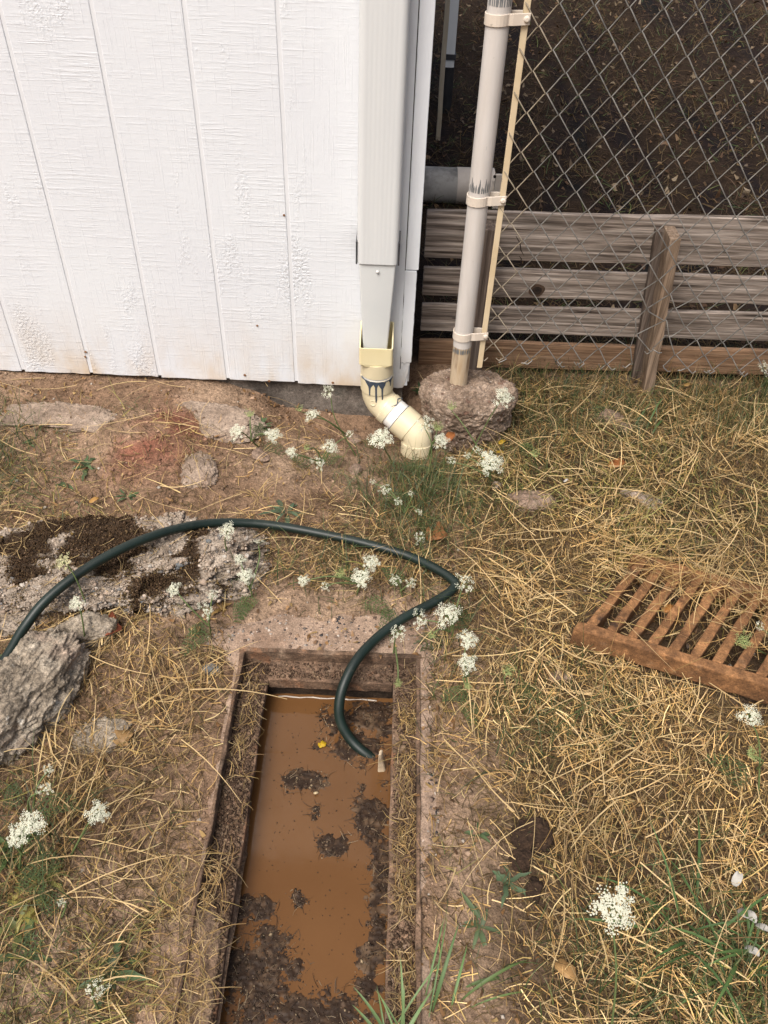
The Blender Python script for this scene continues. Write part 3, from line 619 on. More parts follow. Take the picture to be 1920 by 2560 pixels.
rock('concrete_footing', (.228, 1.975, -.012), (.140, .108, .122), 4, 'footing_concrete', 'rough lump of pebbly concrete round the foot of the fence post', 'concrete block', sub=7, amp=.10, freq=2.0, fine=.075, grit=.7, shape=drumshape)

# ------------------------------------------------------------------ DRAIN PIT
pit = empty('drain_pit', (-.1, .65, -.1)); tag(pit, 'rectangular drain pit with rusty iron rim sunk in concrete', 'drain')
# concrete collar: a low slab whose ragged outside edge sinks under the soil
cxs = np.unique(np.concatenate([np.linspace(-.56, PX0, 26), np.linspace(PX0, PX1, 24), np.linspace(PX1, .36, 26)])); cys = np.unique(np.concatenate([np.linspace(-.05, PY1, 90), np.linspace(PY1, 1.45, 32)]))
X, Y = np.meshgrid(cxs, cys)
dx = np.maximum(np.maximum(PX0-X, X-PX1), 0); dy = np.maximum(np.maximum(PY0-Y, Y-PY1), 0)
wid = np.where(Y > PY1, .165+.35*(X+.1), np.where(X > 0, .034, .026)); wid = np.where((Y > PY1) & ((X < PX0-.02) | (X > PX1+.06)), .09, wid)
dd_ = np.hypot(dx, dy)-wid+.045*fbm(X*9, Y*9, 4.4, 3)+.012*fbm(X*40, Y*40, 1.4, 2)
Zc = .001+.004*fbm(X*11, Y*11, 6.0, 4)-.055*sstep(-.008, .022, dd_)-.008*sstep(-.05, 0, dd_)
inner = (dx+dy) == 0
nxc, nyc = len(cxs), len(cys); idx = np.arange(nxc*nyc).reshape(nyc, nxc)
Q = np.stack([idx[:-1, :-1], idx[:-1, 1:], idx[1:, 1:], idx[1:, :-1]], -1)
ccx = (X[:-1, :-1]+X[1:, 1:])/2; ccy = (Y[:-1, :-1]+Y[1:, 1:])/2
keep = ~((ccx > PX0) & (ccx < PX1) & (ccy > PY0) & (ccy < PY1))
used = np.zeros(nxc*nyc, bool)
link('collar', npmesh('collar', np.stack([X, Y, Zc], -1).reshape(-1, 3), Q[keep]), 'collar_concrete', pit, smooth=True)
LEDGE = -.030
bxs = np.linspace(-.375, LX0+.004, 50); bys = np.linspace(.14, .80, 180); BX, BY = np.meshgrid(bxs, bys)
_n3 = fbm(BX*22, BY*22, 13.0, 4); _r = sstep(PX0-.03, LX0, BX+.010*_n3); _on = sstep(.70, .50, BY+.10*fbm(BX*9, BY*9, 3.0, 2))
BZ = .006+.006*_n3-.030*_r-.045*(1-_on)-.03*sstep(LX0-.012, LX0+.002, BX+.008*_n3)-.03*sstep(-.345, -.375, BX)
_ix = np.arange(BX.size).reshape(BX.shape); _q = np.stack([_ix[:-1, :-1], _ix[:-1, 1:], _ix[1:, 1:], _ix[1:, :-1]], -1).reshape(-1, 4)
sb = link('soil_bank', npmesh('soil_bank', np.stack([BX, BY, BZ], -1).reshape(-1, 3), _q, soil_colour(BX, BY).reshape(-1, 3)), 'soil', pit, smooth=True); sb['kind'] = 'stuff'
_cz = Zc.ravel(); _ok = np.where((dd_.ravel() < -.012) & ~(((X > PX0-.012) & (X < PX1+.012) & (Y < PY1+.012)).ravel()))[0]
COLLAR_PTS = np.stack([X.ravel(), Y.ravel(), Zc.ravel()], -1)[_ok]
def rail(name, pts_fn, n, material='rusty_frame'):
    s = MB(); s.loft([pts_fn(k/n) for k in range(n+1)]); return s.build(name, material, pit, bevel=.0015)
jit = lambda u, q: .0016*float(vnoise(u*19, q))
# upright lips, then ledges
rail('frame_lip', lambda u: [(PX0-.003+jit(u, 1), PY0+(PY1-PY0)*u, .004+jit(u, 2)), (PX0+.005+jit(u, 3), PY0+(PY1-PY0)*u, .003+jit(u, 4)), (PX0+.005, PY0+(PY1-PY0)*u, -.06), (PX0-.003, PY0+(PY1-PY0)*u, -.06)], 60)
rail('frame_lip', lambda u: [(PX1-.005+jit(u, 5), PY0+(PY1-PY0)*u, .003+jit(u, 6)), (PX1+.003+jit(u, 7), PY0+(PY1-PY0)*u, .004+jit(u, 8)), (PX1+.003, PY0+(PY1-PY0)*u, -.06), (PX1-.005, PY0+(PY1-PY0)*u, -.06)], 60)
rail('frame_lip', lambda u: [(PX0-.006+(PX1-PX0+.012)*u, PY1-.004+jit(u, 9), .004+jit(u, 10)), (PX0-.006+(PX1-PX0+.012)*u, PY1+.007, .004+jit(u, 10)), (PX0-.006+(PX1-PX0+.012)*u, PY1+.007, -.06), (PX0-.006+(PX1-PX0+.012)*u, PY1-.004, -.06)], 40)
rail('frame_lip', lambda u: [(PX0-.006+(PX1-PX0+.012)*u, PY0-.006, .003), (PX0-.006+(PX1-PX0+.012)*u, PY0+.005, .003), (PX0-.006+(PX1-PX0+.012)*u, PY0+.005, -.06), (PX0-.006+(PX1-PX0+.012)*u, PY0-.006, -.06)], 10)
rail('frame_ledge', lambda u: [(PX0+.0045, PY0+.02+(PY1-PY0-.022)*u, LEDGE+jit(u, 11)), (LX0+jit(u, 12), PY0+.02+(PY1-PY0-.022)*u, LEDGE-.002+jit(u, 13)), (LX0+jit(u, 12), PY0+.02+(PY1-PY0-.022)*u, LEDGE-.022), (PX0+.0045, PY0+.02+(PY1-PY0-.022)*u, LEDGE-.022)], 60)
rail('frame_ledge', lambda u: [(LX1+jit(u, 14), PY0+.02+(PY1-PY0-.022)*u, LEDGE+.012+jit(u, 15)), (PX1-.0045, PY0+.02+(PY1-PY0-.022)*u, LEDGE+.010+jit(u, 16)), (PX1-.0045, PY0+.02+(PY1-PY0-.022)*u, LEDGE-.022), (LX1+jit(u, 14), PY0+.02+(PY1-PY0-.022)*u, LEDGE-.022)], 60)
rail('frame_ledge', lambda u: [(LX0+.001+(LX1-LX0-.002)*u, LY1+jit(u, 17), LEDGE+.004+jit(u, 18)), (LX0+.001+(LX1-LX0-.002)*u, PY1-.0045, LEDGE+.008), (LX0+.001+(LX1-LX0-.002)*u, PY1-.0045, LEDGE-.026), (LX0+.001+(LX1-LX0-.002)*u, LY1+jit(u, 17), LEDGE-.026)], 40)
rail('frame_ledge', lambda u: [(LX0+.001+(LX1-LX0-.002)*u, PY0+.0055, LEDGE), (LX0+.001+(LX1-LX0-.002)*u, LY0, LEDGE), (LX0+.001+(LX1-LX0-.002)*u, LY0, LEDGE-.022), (LX0+.001+(LX1-LX0-.002)*u, PY0+.0055, LEDGE-.022)], 10)
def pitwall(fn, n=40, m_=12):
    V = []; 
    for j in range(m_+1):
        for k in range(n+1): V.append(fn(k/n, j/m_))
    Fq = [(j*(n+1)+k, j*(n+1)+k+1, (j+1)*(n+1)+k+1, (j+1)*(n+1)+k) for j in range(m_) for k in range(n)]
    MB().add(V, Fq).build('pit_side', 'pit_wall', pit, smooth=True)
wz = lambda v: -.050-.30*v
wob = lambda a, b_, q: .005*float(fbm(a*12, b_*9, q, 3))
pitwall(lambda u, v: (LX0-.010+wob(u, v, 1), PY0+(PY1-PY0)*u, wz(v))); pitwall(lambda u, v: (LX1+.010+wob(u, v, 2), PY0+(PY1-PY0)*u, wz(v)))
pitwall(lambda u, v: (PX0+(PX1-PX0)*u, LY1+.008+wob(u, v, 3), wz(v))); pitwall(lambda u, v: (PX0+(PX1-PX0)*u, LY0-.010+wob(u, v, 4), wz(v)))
MB().box(PX0, PX1, PY0, PY1, -.36, -.345).build('pit_floor', 'pit_wall', pit)
wm = MB().add([(PX0, PY0, WATER_Z), (PX1, PY0, WATER_Z), (PX1, PY1, WATER_Z), (PX0, PY1, WATER_Z)], [(0, 1, 2, 3)])
wo = wm.build('water', 'muddy_water'); tag(wo, 'muddy orange brown water standing in the drain pit', 'water', kind='structure')

# ------------------------------------------------------------------ GARDEN HOSE
hp = [(-260, 2010, .02), (-130, 1800, .03), (0, 1665, .045), (60, 1570, .06), (116, 1500, .085), (200, 1432, .105), (300, 1374, .11), (400, 1334, .10), (500, 1311, .075), (600, 1307, .05), (700, 1316, .035), (820, 1338, .03), (930, 1363, .03), (1020, 1390, .035), (1090, 1422, .04), (1128, 1447, .045), (1138, 1463, .045), (1122, 1482, .043), (1080, 1508, .04), (1010, 1545, .04), (948, 1590, .035)]
hpts = [P(x, y, h) for x, y, h in hp]
for px, py, z in ((895, 1645, .028), (862, 1705, .010), (848, 1760, -.02), (852, 1805, -.05), (878, 1850, -.078), (920, 1888, -.095), (975, 1916, -.115)):
    hpts.append(PZ(px, py, z))
s = MB(); s.tube(catmull(hpts, 8),   .0108, 18); ho = s.build('garden_hose', 'hose_rubber', smooth=True)
tag(ho, 'dark green rubber hose looping over the ground into the pit', 'hose')

# ------------------------------------------------------------------ IRON GRATE
gr = empty('drain_grate', (.43, 1.15, .0)); tag(gr, 'rusty cast iron drain grate lying in the dry grass', 'grate')
A = Vector((.424, 1.158, .010)); e_r = Vector((.935, -.365, .0)).normalized(); e_b = Vector((.60, .80, 0)).normalized()
def gp(u, v, h): # u along the front rail, v along the bars, h up
    p = A+e_r*u+e_b*v; return Vector((p.x, p.y, p.z+h+.045*u-.010*v))
GL, GV = .80, .275
def wobble(p, q, a=.0015): return p+Vector((float(vnoise(p.x*40, p.y*40, q)), float(vnoise(p.x*40, p.y*40, q+7)), float(vnoise(p.x*40, p.y*40, q+3))))*a
def gbar(name, a, b_, w, h0, h1, n=14, taper=1.0, q=0, along='b'):
    s = MB(); rg = []
    for k in range(n+1):
        u = a[0]+(b_[0]-a[0])*k/n; v = a[1]+(b_[1]-a[1])*k/n
        if along == 'b': c = [(u-w/2, v, h1), (u+w/2, v, h1), (u+w/2*taper, v, h0), (u-w/2*taper, v, h0)]
        else: c = [(u, v-w/2, h1), (u, v+w/2, h1), (u, v+w/2*taper, h0), (u, v-w/2*taper, h0)]
        rg.append([wobble(gp(*x), q) for x in c])
    s.loft(rg); return s.build(name, 'rusty_iron', gr, bevel=.004, seg=2)
gbar('rail', (0, 0), (GL, 0), .026, 0, .056, 50, 1.0, 1, 'r'); gbar('rail', (0, GV), (GL, GV), .026, 0, .052, 30, 1.0, 2, 'r')
for k in range(17):
    u = .028+.0435*k
    gbar('bar', (u, .012), (u, GV-.012), .0225, -.004, .056, 16, .66, 3+k)
gbar('bar', (GL-.012, .012), (GL-.012, GV-.012), .024, 0, .054, 10, .8, 30)

# ------------------------------------------------------------------ ROCKS
def embed(px, py, dz): p = P(px, py); return (p.x, p.y, p.z+dz)
def chunkshape(v):
    o = v.copy(); o[:, 2] = np.clip(o[:, 2], -1, .62); return o
mossy = rock('mossy_rock', embed(300, 1425, -.002), (.290, .160, .098), 2, 'rock_mossy', 'large mossy chunk of pebbly old concrete under the hose', 'rock', R_(10), 7, amp=.38, freq=2.1, fine=.14, grit=.8, shape=chunkshape, facets=6)
rock('grey_rock', embed(50, 1765, .008), (.095, .200, .090), 9, 'rock_grey', 'big pale grey lichen covered rock at the left edge below the hose', 'rock', R_(-22), 7, amp=.26, freq=1.7, fine=.13, grit=.55, facets=3)
rock('grey_rock', embed(215, 1600, .006), (.078, .050, .050), 14, 'rock_grey', 'small grey rock with a blue pebble, touching the big lichen covered rock', 'rock', R_(20), 6, amp=.26, freq=1.8, fine=.07, grit=.45, facets=6)
rock('crumbly_stone', embed(20, 1545, -.004), (.105, .085, .045), 17, 'rock_mossy', 'pale crumbly stone at the left edge beneath the rising hose', 'rock', R_(10), 6, amp=.34, freq=2.2, fine=.14, grit=.9, facets=4)
rock('stone_slab', embed(180, 1045, -.004), (.255, .085, .040), 21, 'slab_stone', 'long flat stone slab lying near the foot of the shed wall', 'stone slab', R_(-7), 7, amp=.26, freq=2.6, fine=.09, grit=.8, facets=8, flat=.5)
rock('concrete_pad', embed(490, 1040, -.040), (.190, .105, .066), 23, 'slab_stone', 'worn flat concrete step in front of the wall, right of the slab', 'concrete block', R_(-3), 7, amp=.14, freq=2.0, fine=.07, grit=.8, facets=5, flat=.55)
rock('brown_stone', embed(490, 1170, -.008), (.050, .105, .020), 27, 'slab_stone', 'tapering brown stone half buried below the red earth heap', 'rock', R_(22), 6, amp=.24, freq=1.8, fine=.10, grit=.9, facets=8)
rock('brown_stone', embed(1325, 1253, .001), (.072, .045, .030), 31, 'rock_brown', 'flat reddish brown stone in the grass right of the weeds', 'rock', R_(5), 5, amp=.25, freq=1.8, fine=.08, grit=.9, facets=6)
rock('pale_stone', embed(1602, 1250, .000), (.055, .034, .028), 35, 'rock_pale', 'pale pinkish oblong stone in the dry lawn near the fence', 'rock', R_(-25), 5, amp=.18, freq=1.6, fine=.08, grit=.9, facets=6)
rock('grey_stone', embed(1540, 1062, .001), (.058, .046, .036), 38, 'rock_brown', 'dull grey brown stone half hidden in grass below the slat fence', 'rock', R_(-35), 5, amp=.25, freq=1.7, fine=.08, grit=.9, facets=6)
rock('small_stone', embed(1240, 1220, .006), (.015, .012, .014), 41, 'rock_pale', 'thumb sized pale stone above the flat reddish brown stone', 'rock', 0, 4, amp=.2, freq=1.6, fine=.08, grit=.9, facets=6)
rock('small_stone', embed(883, 1106, .008), (.026, .021, .017), 43, 'rock_brown', 'round brown pebble beside the drain pipe foot, nearer the wall', 'rock', 0, 4, amp=.12, freq=1.4, fine=.08, grit=.9, facets=6)
rock('small_stone', embed(885, 1180, .008), (.024, .021, .016), 45, 'rock_brown', 'round brown pebble left of the green weeds below the drain pipe', 'rock', R_(30), 4, amp=.12, freq=1.4, fine=.08, grit=.9, facets=6)
rock('small_stone', embed(655, 1145, .006), (.034, .026, .016), 47, 'rock_brown', 'flat rust coloured stone on the bare earth left of the weeds', 'rock', R_(-50), 4, amp=.2, freq=1.5, fine=.08, grit=.9, facets=6)
rock('small_stone', embed(1400, 1695, .004), (.026, .018, .014), 48, 'rock_brown', 'small brown stone between the pit and the iron grate', 'rock', R_(20), 4, amp=.2, freq=1.5, fine=.08, grit=.9, facets=6)
rock('blue_pebble', embed(530, 1677, .004), (.021, .014, .010), 49, 'pebble_blue', 'blue grey pebble on the concrete left of the pit corner', 'rock', R_(-10), 4, amp=.1, freq=1.4, fine=.02)
rock('grey_stone', embed(262, 1830, -.012), (.075, .060, .024), 51, 'rock_grey', 'grey stone nearly buried in straw right of the big lichen rock', 'rock', R_(30), 5, amp=.25, freq=1.8, fine=.08, grit=.9, facets=6)
for i, (px, py, sx, sy, lab) in enumerate(((1335, 2100, .043, .036, 'largest dark lump of damp soil right of the pit'), (1300, 2155, .022, .020, 'small dark soil lump touching the largest lump'), (1335, 2232, .022, .017, 'small dark soil lump lying apart, nearest the big white flower'))):
    rock('soil_clod', embed(px, py, .012), (sx, sy, sx*.62), 60+i, 'clod', lab, 'soil clod', R_(40*i), 5, 'dark soil lumps by the pit', amp=.34, freq=1.7, fine=.10, grit=.8, facets=5)
# pebbles set in the mossy chunk
pb_me = [rock_mesh('pebble', (1, .8, .6), 70+k, 3, .15, 1.3, .03) for k in range(3)]
for m_ in pb_me: m_.polygons.foreach_set('use_smooth', np.ones(len(m_.polygons), bool))
mv = np.empty(len(mossy.data.vertices)*3, np.float32); mossy.data.vertices.foreach_get('co', mv); mv = mv.reshape(-1, 3)
top = np.where(mv[:, 2] > .004)[0]; rr = random.Random(4); TOPV = mv[top]
def mossfield(p): return 1.7*fbm(p[:, 0]*16, p[:, 1]*20, 3.3, 4)+.85*np.exp(-(((p[:, 0]+.05)/.20)**2+((p[:, 1]-.02)/.095)**2))-.30-.5*(p[:, 0] > .19)
MF = mossfield(TOPV); bare = TOPV[MF < 0]
_a = mossy.data.attributes.new('Moss', 'FLOAT', 'POINT'); _mv = sstep(-.20, .16, mossfield(mv))*(mv[:, 2] > 0); _a.data.foreach_set('value', _mv.astype(np.float32))
for k in range(46):
    v = bare[rr.randrange(len(bare))]; blue = rr.random() < .40; sc = rr.uniform(.006, .013) if blue else rr.uniform(.004, .009)
    me = pb_me[k % 3]
    o = bpy.data.objects.new('pebble', me); COL.objects.link(o); o.parent = mossy; o.location = Vector(v.tolist())+Vector((0, 0, -sc*.28)); o.scale = (sc, sc*.85, sc); o.rotation_euler = (rr.uniform(-.5, .5), rr.uniform(-.5, .5), rr.uniform(0, 6))
    if not me.materials: me.materials.append(None)
    o.material_slots[0].link = 'OBJECT'; o.material_slots[0].material = MATS['pebble_blue' if blue else 'pebble_white']

# ------------------------------------------------------------------ SCATTERED STUFF
def crumbs(name, Pn, rad, cols, material, flat=.7):
    """many small octahedral crumbs as one mesh"""
    base = np.array([[1, 0, 0], [-1, 0, 0], [0, 1, 0], [0, -1, 0], [0, 0, 1], [0, 0, -1]], float); N = len(Pn)
    f = np.array([[0, 2, 4], [2, 1, 4], [1, 3, 4], [3, 0, 4], [2, 0, 5], [1, 2, 5], [3, 1, 5], [0, 3, 5]])
    j = base[None]*(1+RNG.uniform(-.45, .45, (N, 6, 1))); a = RNG.uniform(0, 6.28, N); c_, s_ = np.cos(a)[:, None], np.sin(a)[:, None]
    x = j[..., 0]*c_-j[..., 1]*s_; y = j[..., 0]*s_+j[..., 1]*c_
    V = np.stack([x, y, j[..., 2]*flat], -1)*np.asarray(rad).reshape(-1, 1, 1)+np.asarray(Pn)[:, None]
    Fq = (f[None]+(np.arange(N)*6)[:, None, None]).reshape(-1, 3)
    return npmesh(name, V.reshape(-1, 3), Fq, np.repeat(cols, 6, 0))
def blades(name, root, az, length, width, e0, curl, cols, seg=4, azc=None, tip=.15, tipcol=None, roll=None):
    """ribbon blades: root (N,3), az heading, e0 start elevation, curl = change of elevation along the blade"""
    N = len(root); t = np.linspace(0, 1, seg+1); az = np.asarray(az)[:, None]; e0 = np.asarray(e0)[:, None]; curl = np.asarray(curl)[:, None]
    azc = np.zeros((N, 1)) if azc is None else np.asarray(azc)[:, None]
    el = e0-curl*t[None]; aa = az+azc*t[None]
    st = np.stack([np.cos(el)*np.sin(aa), np.cos(el)*np.cos(aa), np.sin(el)], -1)*(np.asarray(length)[:, None, None]/seg)
    c = np.concatenate([np.zeros((N, 1, 3)), np.cumsum(st[:, :-1], 1)], 1)+np.asarray(root)[:, None]
    w = np.asarray(width)[:, None]*(1-(1-tip)*t[None]**1.6)*.5
    roll = RNG.normal(0, .5, N) if roll is None else roll
    side = np.stack([np.cos(aa), -np.sin(aa), np.zeros_like(aa)+np.tan(np.clip(roll, -1.2, 1.2))[:, None]], -1); side /= np.linalg.norm(side, axis=-1, keepdims=True)
    V = np.stack([c-side*w[..., None], c+side*w[..., None]], 2)            # N,seg+1,2,3
    b_ = (np.arange(N)*(seg+1)*2)[:, None]+(np.arange(seg)*2)[None]
    Fq = np.stack([b_, b_+1, b_+3, b_+2], -1).reshape(-1, 4)
    tc_ = cols if tipcol is None else tipcol
    C_ = cols[:, None, :]*(1-t)[None, :, None]+tc_[:, None, :]*t[None, :, None]
    C_ = np.repeat(C_[:, :, None, :], 2, 2).reshape(-1, 3)
    return npmesh(name, V.reshape(-1, 3), Fq, C_)
MV = TOPV[MF > 0]; N = 24000; q = MV[RNG.integers(0, len(MV), N)]+RNG.normal(0, .0030, (N, 3))*[1, 1, .35]
pal = np.array([[.044, .026, .013], [.030, .017, .009], [.066, .041, .021], [.11, .072, .036]])
me = crumbs('moss', q, RNG.gamma(2.4, .0005, N)+.0006, pal[RNG.choice(4, N, p=[.4, .3, .22, .08])]*RNG.uniform(.7, 1.3, (N, 1)), None, .9)
mo = link('moss', me, 'crumb', mossy); mo['kind'] = 'stuff'
FR = TOPV[(MF > -.22) & (MF < .10)]; N = 9000; q = FR[RNG.integers(0, len(FR), N)]+RNG.normal(0, .0035, (N, 3))*[1, 1, .3]
pal = np.array([[.10, .066, .026], [.15, .10, .035], [.065, .042, .020], [.20, .15, .09]])
mo = link('moss', crumbs('moss_fringe', q, RNG.gamma(2.2, .00042, N)+.0005, pal[RNG.integers(0, 4, N)]*RNG.uniform(.6, 1.3, (N, 1)), None, .8), 'crumb', mossy); mo['kind'] = 'stuff'
N = 5200; q = bare[RNG.integers(0, len(bare), N)]+RNG.normal(0, .002, (N, 3))*[1, 1, .3]
pal = np.array([[.38, .31, .245], [.33, .255, .195], [.45, .38, .31], [.27, .215, .165], [.16, .15, .14]])
me = crumbs('aggregate', q, RNG.gamma(2.2, .0009, N)+.001, pal[RNG.choice(5, N, p=[.28, .26, .16, .2, .1])]*RNG.uniform(.7, 1.15, (N, 1)), None, .8)
mo = link('aggregate', me, 'crumb', mossy); mo['kind'] = 'stuff'
q = TOPV[RNG.integers(0, len(TOPV), 260)]+[0, 0, .003]; N = 260
ms_ = link('straw_bits', blades('straw_bits', q, RNG.uniform(0, 6.28, N), RNG.uniform(.012, .07, N), RNG.uniform(.0010, .0020, N), RNG.normal(.05, .15, N), RNG.normal(0, .3, N), np.array([.50, .36, .17])*RNG.uniform(.4, 1.1, (N, 1)), 3, RNG.normal(0, .6, N), .4), 'straw', mossy); ms_['kind'] = 'stuff'
dirt = TOPV[(fbm(TOPV[:, 0]*14, TOPV[:, 1]*14, 7.7, 3) > .12)]; N = 5000; q = dirt[RNG.integers(0, len(dirt), N)]+RNG.normal(0, .002, (N, 3))*[1, 1, .2]
ms_ = link('dirt', crumbs('dirt', q, RNG.gamma(2, .0004, N)+.0005, np.array([.17, .112, .072])*RNG.uniform(.5, 1.4, (N, 1)), None, .8), 'crumb', mossy); ms_['kind'] = 'stuff'
def straw_cols(N, bright=1.0):
    pal = np.array([[.56, .375, .155], [.46, .295, .115], [.60, .445, .22], [.36, .225, .085], [.25, .155, .07], [.50, .355, .18], [.40, .29, .11]])
    return np.clip(pal[RNG.integers(0, len(pal), N)]*RNG.uniform(.55, 1.25, (N, 1))*bright, 0, .85)
def green_cols(N):
    pal = np.array([[.062, .094, .028], [.085, .118, .040], [.048, .076, .028], [.125, .145, .05], [.072, .100, .048]])
    return np.clip(pal[RNG.integers(0, len(pal), N)]*RNG.uniform(.7, 1.2, (N, 1)), 0, 1)
def pitmask(x, y, m_=0.0): return (x > PX0-m_) & (x < PX1+m_) & (y > PY0-m_) & (y < PY1+m_)
def scatter(N, x0, x1, y0, y1, dens):
    x = RNG.uniform(x0, x1, N); y = RNG.uniform(y0, y1, N); k = RNG.random(N) < dens(x, y); k &= ~pitmask(x, y)
    return x[k], y[k]
def lawn_density(x, y):
    n = fbm(x*5, y*5, 3.0, 3)
    d = sstep(.13, .30, x+.10*n)*sstep(2.28, 2.1, y)*1.0                       # the dry lawn on the right
    d = np.maximum(d, .50*sstep(.08, .2, x)*sstep(1.75, 1.5, y)*sstep(-.3, .3, n+.15))
    left = sstep(-.29, -.36, x)*sstep(1.30, 1.1, y)*(.55+.45*n)                  # left of the pit
    d = np.maximum(d, left)
    mid = sstep(-.9, -.7, x)*sstep(.2, .05, x)*sstep(1.2, 1.3, y)*sstep(1.95, 1.75, y)*(.26+.50*n)
    d = np.maximum(d, mid)
    d = np.maximum(d, sstep(-.5, -.8, x)*sstep(2.0, 1.8, y)*(.30+.4*n))
    d = np.maximum(d, sstep(-.30, -.1, x)*sstep(1.24, 1.30, y)*sstep(1.72, 1.45, y)*.55)
    d = np.maximum(d, sstep(-.35, -.60, x)*sstep(.75, .55, y)*.65)
    d = np.maximum(d, .80*sstep(.09, .12, x)*sstep(1.3, 1.1, y)*(.75+.9*n))
    d = d*(1-.15*np.exp(-(((x-.17)/.07)**2+((y-.75)/.45)**2)))                    # bare concrete right of the pit
    d = d*(1-.55*np.exp(-(((x-.24)/.07)**2+((y-.52)/.12)**2)))
    for cx_, cy_, cr_ in ((.296, .698, .034), (.266, .657, .020), (.286, .603, .020)): d = d*(1-.92*np.exp(-((x-cx_)**2+(y-cy_)**2)/cr_**2))   # bare round the soil lumps
    return np.clip(d, 0, 1)
XR = (-1.35, 1.35); YR = (.25, 2.24)
# under the iron grate little grows
def under_grate(x, y):
    rx, ry = x-A.x, y-A.y; det = e_r.x*e_b.y-e_r.y*e_b.x; u = (rx*e_b.y-ry*e_b.x)/det; v = (e_r.x*ry-e_r.y*rx)/det
    return (u > -.01) & (u < GL) & (v > -.015) & (v < GV-.03)
def heading(x, y, sp): return 3.6*fbm(x*4.5, y*4.5, 61.0, 2)+RNG.normal(0, sp, len(x))+np.where(RNG.random(len(x)) < .5, 0, math.pi)
hump = lambda x, y: sstep(-.25, .55, fbm(x*9, y*9, 71.0, 3))
# 1 thatch, its colour darkened for the shade between straws, then straw in layers
for nm, NN, br, top_, w0, w1, lab in (('thatch', 85000, .24, .012, .0008, .0019, 'dull brown matted thatch at the base of the lawn'), ('dry_grass', 92000, 1.28, .032, .0009, .0023, 'tangled layer of dry yellow straw and cut grass over the lawn')):
    x, y = scatter(NN, *XR, *YR, lambda a, b_: lawn_density(a, b_)*(.45+.55*hump(a, b_) if nm == 'dry_grass' else 1)); k_ = ~(under_grate(x, y) & (RNG.random(len(x)) < (.9 if nm == 'dry_grass' else .85))); x, y = x[k_], y[k_]; N = len(x)
    ln = np.clip(RNG.gamma(2.4, .013, N)+.012, .012, .15)
    lift = RNG.random(N)**1.3*top_*np.clip(lawn_density(x, y)+.1, 0, 1)*(.4+.8*hump(x, y))*np.where(under_grate(x, y), .2, 1)
    root = np.stack([x, y, gz(x, y)+.002+lift], -1)
    cc = straw_cols(N, br)
    cc = cc*(.80+.55*sstep(-.25, .45, fbm(x*2.6, y*2.6, 81.0, 3)+.35*np.exp(-(((x-.5)/.35)**2+((y-1.0)/.3)**2))-.35*sstep(1.5, 1.9, y)))[:, None]
    if nm == 'dry_grass': gk = RNG.random(N) < .34*sstep(-.1, .4, fbm(x*3, y*3, 12.0, 3)); cc[gk] = cc[gk]*np.array([.62, .80, .55])
    me = blades(nm, root, heading(x, y, .85), ln, RNG.uniform(w0, w1, N), RNG.normal(.12, .26, N), RNG.normal(.2, .6, N), cc, 3, RNG.normal(0, .55, N), .3)
    tag(link(nm, me, 'straw'), lab, 'dry grass', kind='stuff')
# 2 long bright stalks on top
x, y = scatter(4200, *XR, *YR, lambda a, b_: .07+lawn_density(a, b_)*.93*(.35+.65*hump(a, b_))); N = len(x)
root = np.stack([x, y, gz(x, y)+RNG.uniform(.010, .050, N)*(.35+.65*lawn_density(x, y))], -1)
ln = RNG.uniform(.06, .20, N); e0 = RNG.normal(.07, .13, N)
hx, hy = x, y; azs = heading(x, y, .9); ex = x+np.sin(azs)*ln; ey = y+np.cos(azs)*ln; k_ = ~(pitmask(ex, ey) & (RNG.random(N) < .85)); root, ln, e0, azs = root[k_], ln[k_], e0[k_], azs[k_]; N = len(ln)
me = blades('stalks', root, azs, ln, RNG.uniform(.0013, .0029, N), e0, RNG.normal(.22, .28, N), np.clip(straw_cols(N, 1.0)*.45+np.array([.70, .53, .28])*.62*RNG.uniform(.7, 1.1, (N, 1)), 0, .8), 5, RNG.normal(0, .6, N), .4)
tag(link('straw_stalks', me, 'straw'), 'long pale straw stalks lying across the grass', 'straw', kind='stuff')
# 3 stubble
x, y = scatter(80000, *XR, *YR, lambda a, b_: lawn_density(a, b_)*.8); k_ = ~(under_grate(x, y) & (RNG.random(len(x)) < .9)); x, y = x[k_], y[k_]; N = len(x)
root = np.stack([x, y, gz(x, y)-.002], -1); gm = sstep(-.1, .45, fbm(x*3, y*3, 12.0, 3)+.9*sstep(1.7, 2.1, y)-.05)
cc = straw_cols(N, .55); g_ = RNG.random(N) < gm*.70+.08; cc[g_] = green_cols(N)[g_]*1.15
me = blades('stubble', root, RNG.uniform(0, 6.283, N), RNG.uniform(.015, .058, N), RNG.uniform(.0010, .0022, N), RNG.normal(.9, .35, N), RNG.normal(.6, .6, N), cc, 3, RNG.normal(0, .4, N), .15)
tag(link('grass_stubble', me, 'straw'), 'short stubble of half green half dry lawn grass', 'grass', kind='stuff')
